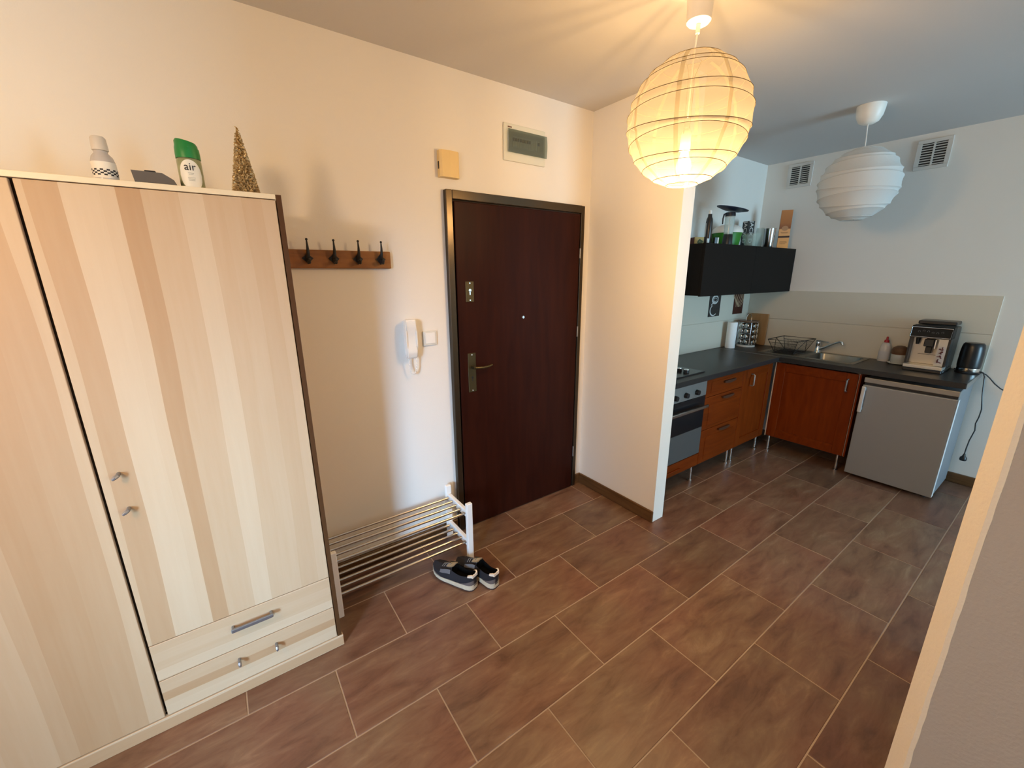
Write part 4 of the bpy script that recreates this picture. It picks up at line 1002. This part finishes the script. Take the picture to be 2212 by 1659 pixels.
# black carton with white lettering
o = K(1.733, -0.120)
t = thing('whiskey_carton', 'tall black square carton with white JACK lettering', 'box', o)
ang = -0.33; Rz = Matrix.Rotation(ang, 4, 'Z'); hb_ = 0.035
bx_ = obj('carton', xform(box(BM(), -hb_, hb_, -hb_, hb_, 0, 0.243, 0.001, 1), Matrix.Translation(o) @ Rz), mat('carton_black', (0.012, 0.012, 0.012), 0.4), t)
for nl in (Vector((-1, 0, 0)), Vector((0, -1, 0)), Vector((1, 0, 0)), Vector((0, 1, 0))):
    nw = (Rz @ nl).normalized(); down = Vector((0, 0, -1)); yv = nw.cross(down)
    if nw.dot(CAM-o) < 0.2: continue
    text('lettering', 'JACK D', 0.058, WPR, bx_, o+nw*(hb_+0.0008)+Vector((0, 0, 0.146)), Matrix((down, yv, nw)).transposed(), 0.0004, 1.0, 0.95)
# glass bowl
o = K(1.462, -0.292)
t = thing('glass_bowl', 'clear flared glass bowl in front of the black lettered carton', 'bowl', o)
obj('glass', lathe(BM(), [(0, 0), (0.042, 0), (0.046, 0.004), (0.064, 0.060), (0.077, 0.108), (0.0745, 0.108), (0.061, 0.058), (0.043, 0.008), (0, 0.007)], 36, o), glassy('tinted_glass', (0.86, 0.92, 0.90), 0.86, 0.06), t, True)
# steel shaker
o = K(1.930, -0.225)
t = thing('cocktail_shaker', 'polished steel beaker standing left of the orange carton', 'shaker', o)
SHK = mat('shaker_steel', (0.55, 0.55, 0.54), 0.18, metal=1.0)
obj('beaker', lathe(BM(), [(0, 0), (0.040, 0), (0.0415, 0.004), (0.048, 0.178), (0.049, 0.182), (0.046, 0.180), (0.038, 0.01), (0, 0.01)], 32, o), SHK, t, True)
o = K(2.045, -0.085)
t = thing('wine_glass', 'wrapped clear tumbler behind the polished steel beaker', 'glass', o)
obj('glass', lathe(BM(), [(0, 0), (0.028, 0), (0.030, 0.004), (0.034, 0.205), (0.032, 0.205), (0.028, 0.008), (0, 0.007)], 28, o), CLEAR, t, True)
# orange carton
o = K(2.020, -0.312)
t = thing('orange_carton', 'tall orange gift carton with dark band at the cabinet right end', 'box', o)
Rz = Matrix.Rotation(-1.12, 4, 'Z'); TM = Matrix.Translation(o) @ Rz
def grad_mat():
    m = bpy.data.materials.new('carton_orange'); m.use_nodes = True; nt = m.node_tree; b = nt.nodes['Principled BSDF']; b.inputs['Roughness'].default_value = 0.45
    tc = nt.nodes.new('ShaderNodeTexCoord'); sp = nt.nodes.new('ShaderNodeSeparateXYZ'); mr = nt.nodes.new('ShaderNodeMapRange'); mr.inputs['From Max'].default_value = 0.34
    r = ramp(nt, [(0.0, (0.80, 0.36, 0.10)), (0.50, (0.78, 0.38, 0.15)), (0.53, (0.20, 0.055, 0.015)), (0.66, (0.38, 0.125, 0.03)), (1.0, (0.52, 0.19, 0.05))])
    nt.links.new(tc.outputs['Object'], sp.inputs[0]); nt.links.new(sp.outputs['Z'], mr.inputs['Value']); nt.links.new(mr.outputs[0], r.inputs[0]); nt.links.new(r.outputs[0], b.inputs['Base Color'])
    return m
bx_ = obj('carton', xform(box(BM(), -0.044, 0.044, -0.025, 0.025, 0, 0.338, 0.001, 1), TM), grad_mat(), t)
obj('dark_band', xform(box(BM(), -0.0445, 0.0445, -0.0256, -0.0252, 0.098, 0.114), TM), mat('band_brown', (0.03, 0.008, 0.006), 0.5), bx_)
bm = BM(); bm.faces.new([bm.verts.new(TM @ Vector((0.026*math.cos(q), -0.0256, 0.180+0.022*math.sin(q)))) for q in [2*PI*k/24 for k in range(24)]])
obj('emblem', bm, mat('emblem_tan', (0.46, 0.22, 0.10), 0.5), bx_)
bm = BM()
for z, w_ in ((0.146, 0.030), (0.139, 0.024), (0.064, 0.026), (0.052, 0.030), (0.044, 0.018)):
    tube(bm, [TM @ Vector((x, -0.0258, z+0.0015*math.sin(x*900))) for x in [-w_+2*w_*k/14 for k in range(15)]], 0.0013, 5)
obj('print', bm, mat('print_rust', (0.22, 0.08, 0.03), 0.6), bx_)

# ------------------------------------------------------------------ fridge
t = thing('fridge', 'small grey under-counter fridge with vertical handle', 'fridge', (1.93, -1.466, 0))
FY0, FY1 = -1.727, -1.207
obj('body', box(BM(), 1.692, 2.165, FY0+0.004, FY1-0.004, 0.022, 0.828, 0.003, 1), mat('fridge_side_shaded', (0.20, 0.21, 0.225), 0.5), t)  # body colour darkened in place of the shade on its side
d = obj('door', box(BM(), 1.640, 1.688, FY0, FY1, 0.030, 0.776, 0.005, 2), INOX, t)
obj('door_edge', box(BM(), 1.6405, 1.687, FY0-0.0025, FY0-0.0003, 0.034, 0.772), mat('pale_trim', (0.74, 0.78, 0.80), 0.35), d, label='pale trim along the hinge side')
obj('top_strip', box(BM(), 1.645, 1.691, FY0, FY1, 0.795, 0.834, 0.004, 2), STEEL, t)
obj('top_gap_shade', box(BM(), 1.656, 1.691, FY0+0.006, FY1-0.006, 0.7765, 0.7945), BLACKP, t)  # black strip painted as the shade in the gap above the door
b = BM(); box(b, 1.606, 1.624, FY1-0.028, FY1-0.004, 0.560, 0.768, 0.004, 2); box(b, 1.624, 1.6396, FY1-0.026, FY1-0.006, 0.575, 0.595); box(b, 1.624, 1.6396, FY1-0.026, FY1-0.006, 0.735, 0.755)
obj('handle', b, mat('handle_silver', (0.70, 0.70, 0.69), 0.35, metal=0.6), d)
for x, y in ((1.72, FY0+0.05), (1.72, FY1-0.05), (2.12, FY0+0.05), (2.12, FY1-0.05)):
    obj('foot', lathe(BM(), [(0, 0), (0.017, 0), (0.017, 0.0215), (0, 0.0215)], 14, (x, y, 0)), BLACKP, t, True)

# ------------------------------------------------------------------ coffee machine, kettle, soap, jar
t = thing('coffee_machine', 'black and silver automatic coffee machine on the worktop above the fridge', 'coffee machine', (2.0, -1.474, ZT))
y0, y1 = -1.585, -1.363; ym = (y0+y1)/2
bm = BM()
box(bm, 1.965, 2.165, y0, y1, ZT+0.022, 1.228, 0.010, 2); box(bm, 1.885, 1.97, y1-0.012, y1, ZT+0.048, 1.150); box(bm, 1.885, 1.97, y0, y0+0.012, ZT+0.048, 1.150); box(bm, 1.90, 2.165, y0, y1, ZT+0.0005, ZT+0.0215, 0.004, 1)
obj('housing', bm, BLACKP, t)
SIL = mat('machine_silver', (0.52, 0.50, 0.46), 0.35, metal=0.6)
obj('front_plate', box(BM(), 1.958, 1.9645, y0+0.0125, y1-0.0125, ZT+0.048, 1.149), SIL, t)
obj('side_column', box(BM(), 1.8845, 1.957, y0+0.0125, y0+0.060, ZT+0.050, 1.148), SIL, t)
cpn = BM(); prism(cpn, [(1.872, 1.152), (1.868, 1.160), (1.886, 1.222), (1.896, 1.234), (1.99, 1.238), (1.99, 1.152)], lambda a, b, d: (a, d, b), y0-0.001, y1+0.001)
hp = obj('control_head', cpn, mat('panel_black', (0.010, 0.010, 0.011), 0.5, spec=0.15), t)
def slant(z): return 1.868+(z-1.160)*(1.886-1.868)/(1.222-1.160)
bm = BM(); tube(bm, [(slant(z)-0.002, y, z) for y, z in ((y1-0.004, 1.157), (y0+0.004, 1.157), (y0+0.003, 1.225), (y1-0.003, 1.225))], 0.0032, 8, closed=True)
obj('chrome_trim', bm, CHROME, hp, True)
bm = BM()
for k in range(6):
    y = y1-0.045-k*0.025; z = 1.195+0.006*math.sin(k*1.3); c_ = Vector((slant(z)-0.0008, y, z))
    tube(bm, [c_+Vector((0, 0.006*math.cos(q), 0.006*math.sin(q))) for q in [2*PI*i/10 for i in range(10)]], 0.0007, 5, closed=True)
obj('touch_icons', bm, mat('icon_grey', (0.20, 0.20, 0.20), 0.5), hp)
sp_ = BM(); box(sp_, 1.895, 1.957, -1.500, -1.445, 1.085, 1.140, 0.004, 1); box(sp_, 1.905, 1.945, -1.494, -1.458, 1.035, 1.0845, 0.004, 1)
sp_o = obj('coffee_spout', sp_, BLACKP, t)
obj('spout_trim', box(BM(), 1.899, 1.904, -1.512, -1.502, 1.070, 1.140, 0.002, 1), CHROME, sp_o)
obj('steam_nozzle', cyl(BM(), (1.925, -1.405, 1.142), (1.925, -1.405, 1.095), 0.014, 0.009, 14), BLACKP, t, True)
obj('drawer_line', box(BM(), 1.9565, 1.9578, -1.520, -1.415, 1.018, 1.021), BLACKP, t)
tr = obj('drip_tray', box(BM(), 1.850, 1.957, y0+0.002, y1-0.002, ZT+0.022, ZT+0.047, 0.004, 2), SIL, t)
obj('tray_front', box(BM(), 1.846, 1.8995, y0+0.004, y1-0.004, ZT+0.001, ZT+0.0215, 0.003, 1), BLACKP, tr)
obj('tank_lid', box(BM(), 1.995, 2.160, y0+0.006, y1-0.006, 1.239, 1.268, 0.008, 2), BLACKP, t)
MAR = mat('sticker_maroon', (0.11, 0.022, 0.022), 0.5)
st_ = obj('sticker', box(BM(), 1.8838, 1.8843, y0+0.016, y0+0.056, ZT+0.068, 1.095), mat('sticker_pale', (0.50, 0.46, 0.45), 0.5), t)
bm = BM()
for k in range(4):
    zc = ZT+0.088+k*0.031; yc = y0+0.036
    for q in range(3):
        a = random.uniform(0, PI); l = Vector((0, math.cos(a), math.sin(a)))*0.011; cc_ = Vector((1.8833, yc+random.uniform(-0.007, 0.007), zc+random.uniform(-0.008, 0.008)))
        tube(bm, [cc_-l, cc_+l*0.3+Vector((0, 0.003, 0)), cc_+l], 0.0032, 6)
obj('sticker_print', bm, MAR, st_)
# kettle
o = Vector((2.075, -1.682, ZT+0.0005))
t = thing('kettle', 'black electric kettle with chrome band at the worktop end', 'kettle', o)
obj('power_base', lathe(BM(), [(0, 0), (0.064, 0), (0.066, 0.006), (0.060, 0.013), (0, 0.013)], 32, o), BLACKP, t, True)
obj('chrome_band', lathe(BM(), [(0, 0.0135), (0.059, 0.0135), (0.061, 0.018), (0.061, 0.040), (0.059, 0.0415), (0, 0.0415)], 32, o), CHROME, t, True)
obj('body', lathe(BM(), [(0, 0.042), (0.061, 0.042), (0.0635, 0.060), (0.063, 0.150), (0.060, 0.190), (0.056, 0.212), (0.048, 0.222), (0.0, 0.226)], 36, o), mat('kettle_black', (0.010, 0.011, 0.013), 0.3), t, True)
obj('handle', tube(BM(), [o+Vector((0.048, 0.020, 0.205)), o+Vector((0.082, 0.034, 0.195)), o+Vector((0.090, 0.037, 0.14)), o+Vector((0.080, 0.032, 0.075)), o+Vector((0.056, 0.022, 0.068))], 0.009, 10), BLACKP, t, True)
obj('lead', tube(BM(), [o+Vector((0.045, -0.045, 0.006)), (2.125, -1.752, 0.906), (2.135, -1.775, 0.893), (2.14, -1.795, 0.872), (2.145, -1.825, 0.835), (2.15, -1.86, 0.803), (2.16, -1.90, 0.782), (2.18, -1.97, 0.772), (2.197, -2.05, 0.77)], 0.0036, 8), BLACKP, t, True)
# hanging black flex with plug
t = thing('power_flex', 'black flex hanging from the worktop end with a loose plug', 'cable', (2.13, -1.77, 0.905))
obj('flex', tube(BM(), [(2.178, -1.600, 0.9045), (2.174, -1.700, 0.9045), (2.160, -1.745, 0.905), (2.150, -1.757, 0.902), (2.145, -1.768, 0.875), (2.132, -1.785, 0.74), (2.136, -1.802, 0.63), (2.140, -1.800, 0.57), (2.142, -1.793, 0.516), (2.142, -1.800, 0.465), (2.138, -1.788, 0.38), (2.132, -1.785, 0.31), (2.13, -1.785, 0.262)], 0.0038, 8), BLACKP, t, True)
obj('plug', lathe(BM(), [(0, 0.048), (0.006, 0.046), (0.009, 0.030), (0.019, 0.016), (0.0205, 0.0), (0.018, -0.008), (0, -0.009)], 16, (2.13, -1.785, 0.224)), BLACKP, t, True)
# washing-up bottle
o = Vector((2.125, -1.185, ZT+0.0005))
t = thing('dish_soap_bottle', 'clear dish soap bottle with red cap beside the coffee machine', 'bottle', o)
def oval(bm, prof, o, kx, ky, n=24):
    lathe(bm, prof, n, (0, 0, 0)); return xform(bm, Matrix.Translation(o) @ Matrix.Diagonal((kx, ky, 1, 1)))
obj('bottle_body', oval(BM(), [(0, 0), (0.036, 0), (0.038, 0.006), (0.037, 0.085), (0.033, 0.125), (0.026, 0.148), (0.013, 0.158), (0, 0.158)], o, 0.65, 1.0), glassy('soap_clear', (0.82, 0.78, 0.76), 0.30, 0.15), t, True)
obj('bottle_label', oval(BM(), [(0.0385, 0.02), (0.0388, 0.02), (0.0380, 0.085), (0.0377, 0.085)], o, 0.65, 1.0), mat('label_lilac', (0.50, 0.50, 0.52), 0.5), t, True)
obj('cap', lathe(BM(), [(0, 0.1582), (0.017, 0.1582), (0.016, 0.176), (0.008, 0.182), (0.006, 0.205), (0, 0.207)], 18, o), mat('cap_red', (0.40, 0.012, 0.018), 0.35), t, True)
# jar with brown lid
o = Vector((2.075, -1.292, ZT+0.0005))
t = thing('sugar_jar', 'glass jar with brown domed lid on a white saucer behind coffee machine', 'jar', o)
obj('saucer', lathe(BM(), [(0, 0), (0.050, 0), (0.064, 0.008), (0.064, 0.011), (0.048, 0.005), (0, 0.005)], 32, o), WHITEM, t, True)
obj('glass', lathe(BM(), [(0, 0.0055), (0.042, 0.0055), (0.048, 0.012), (0.052, 0.075), (0.050, 0.080), (0, 0.080)], 28, o), glassy('jar_glass', (0.62, 0.64, 0.62), 0.25, 0.08), t, True)
obj('lid', lathe(BM(), [(0, 0.0805), (0.054, 0.0805), (0.056, 0.088), (0.055, 0.112), (0.046, 0.132), (0.025, 0.146), (0, 0.150)], 28, o), wood('lid_brown', (0.085, 0.038, 0.016), (0.13, 0.062, 0.026), 'X', 0.5), t, True)

for o_ in ROOTS:
    if 'o' in o_.keys(): del o_['o']
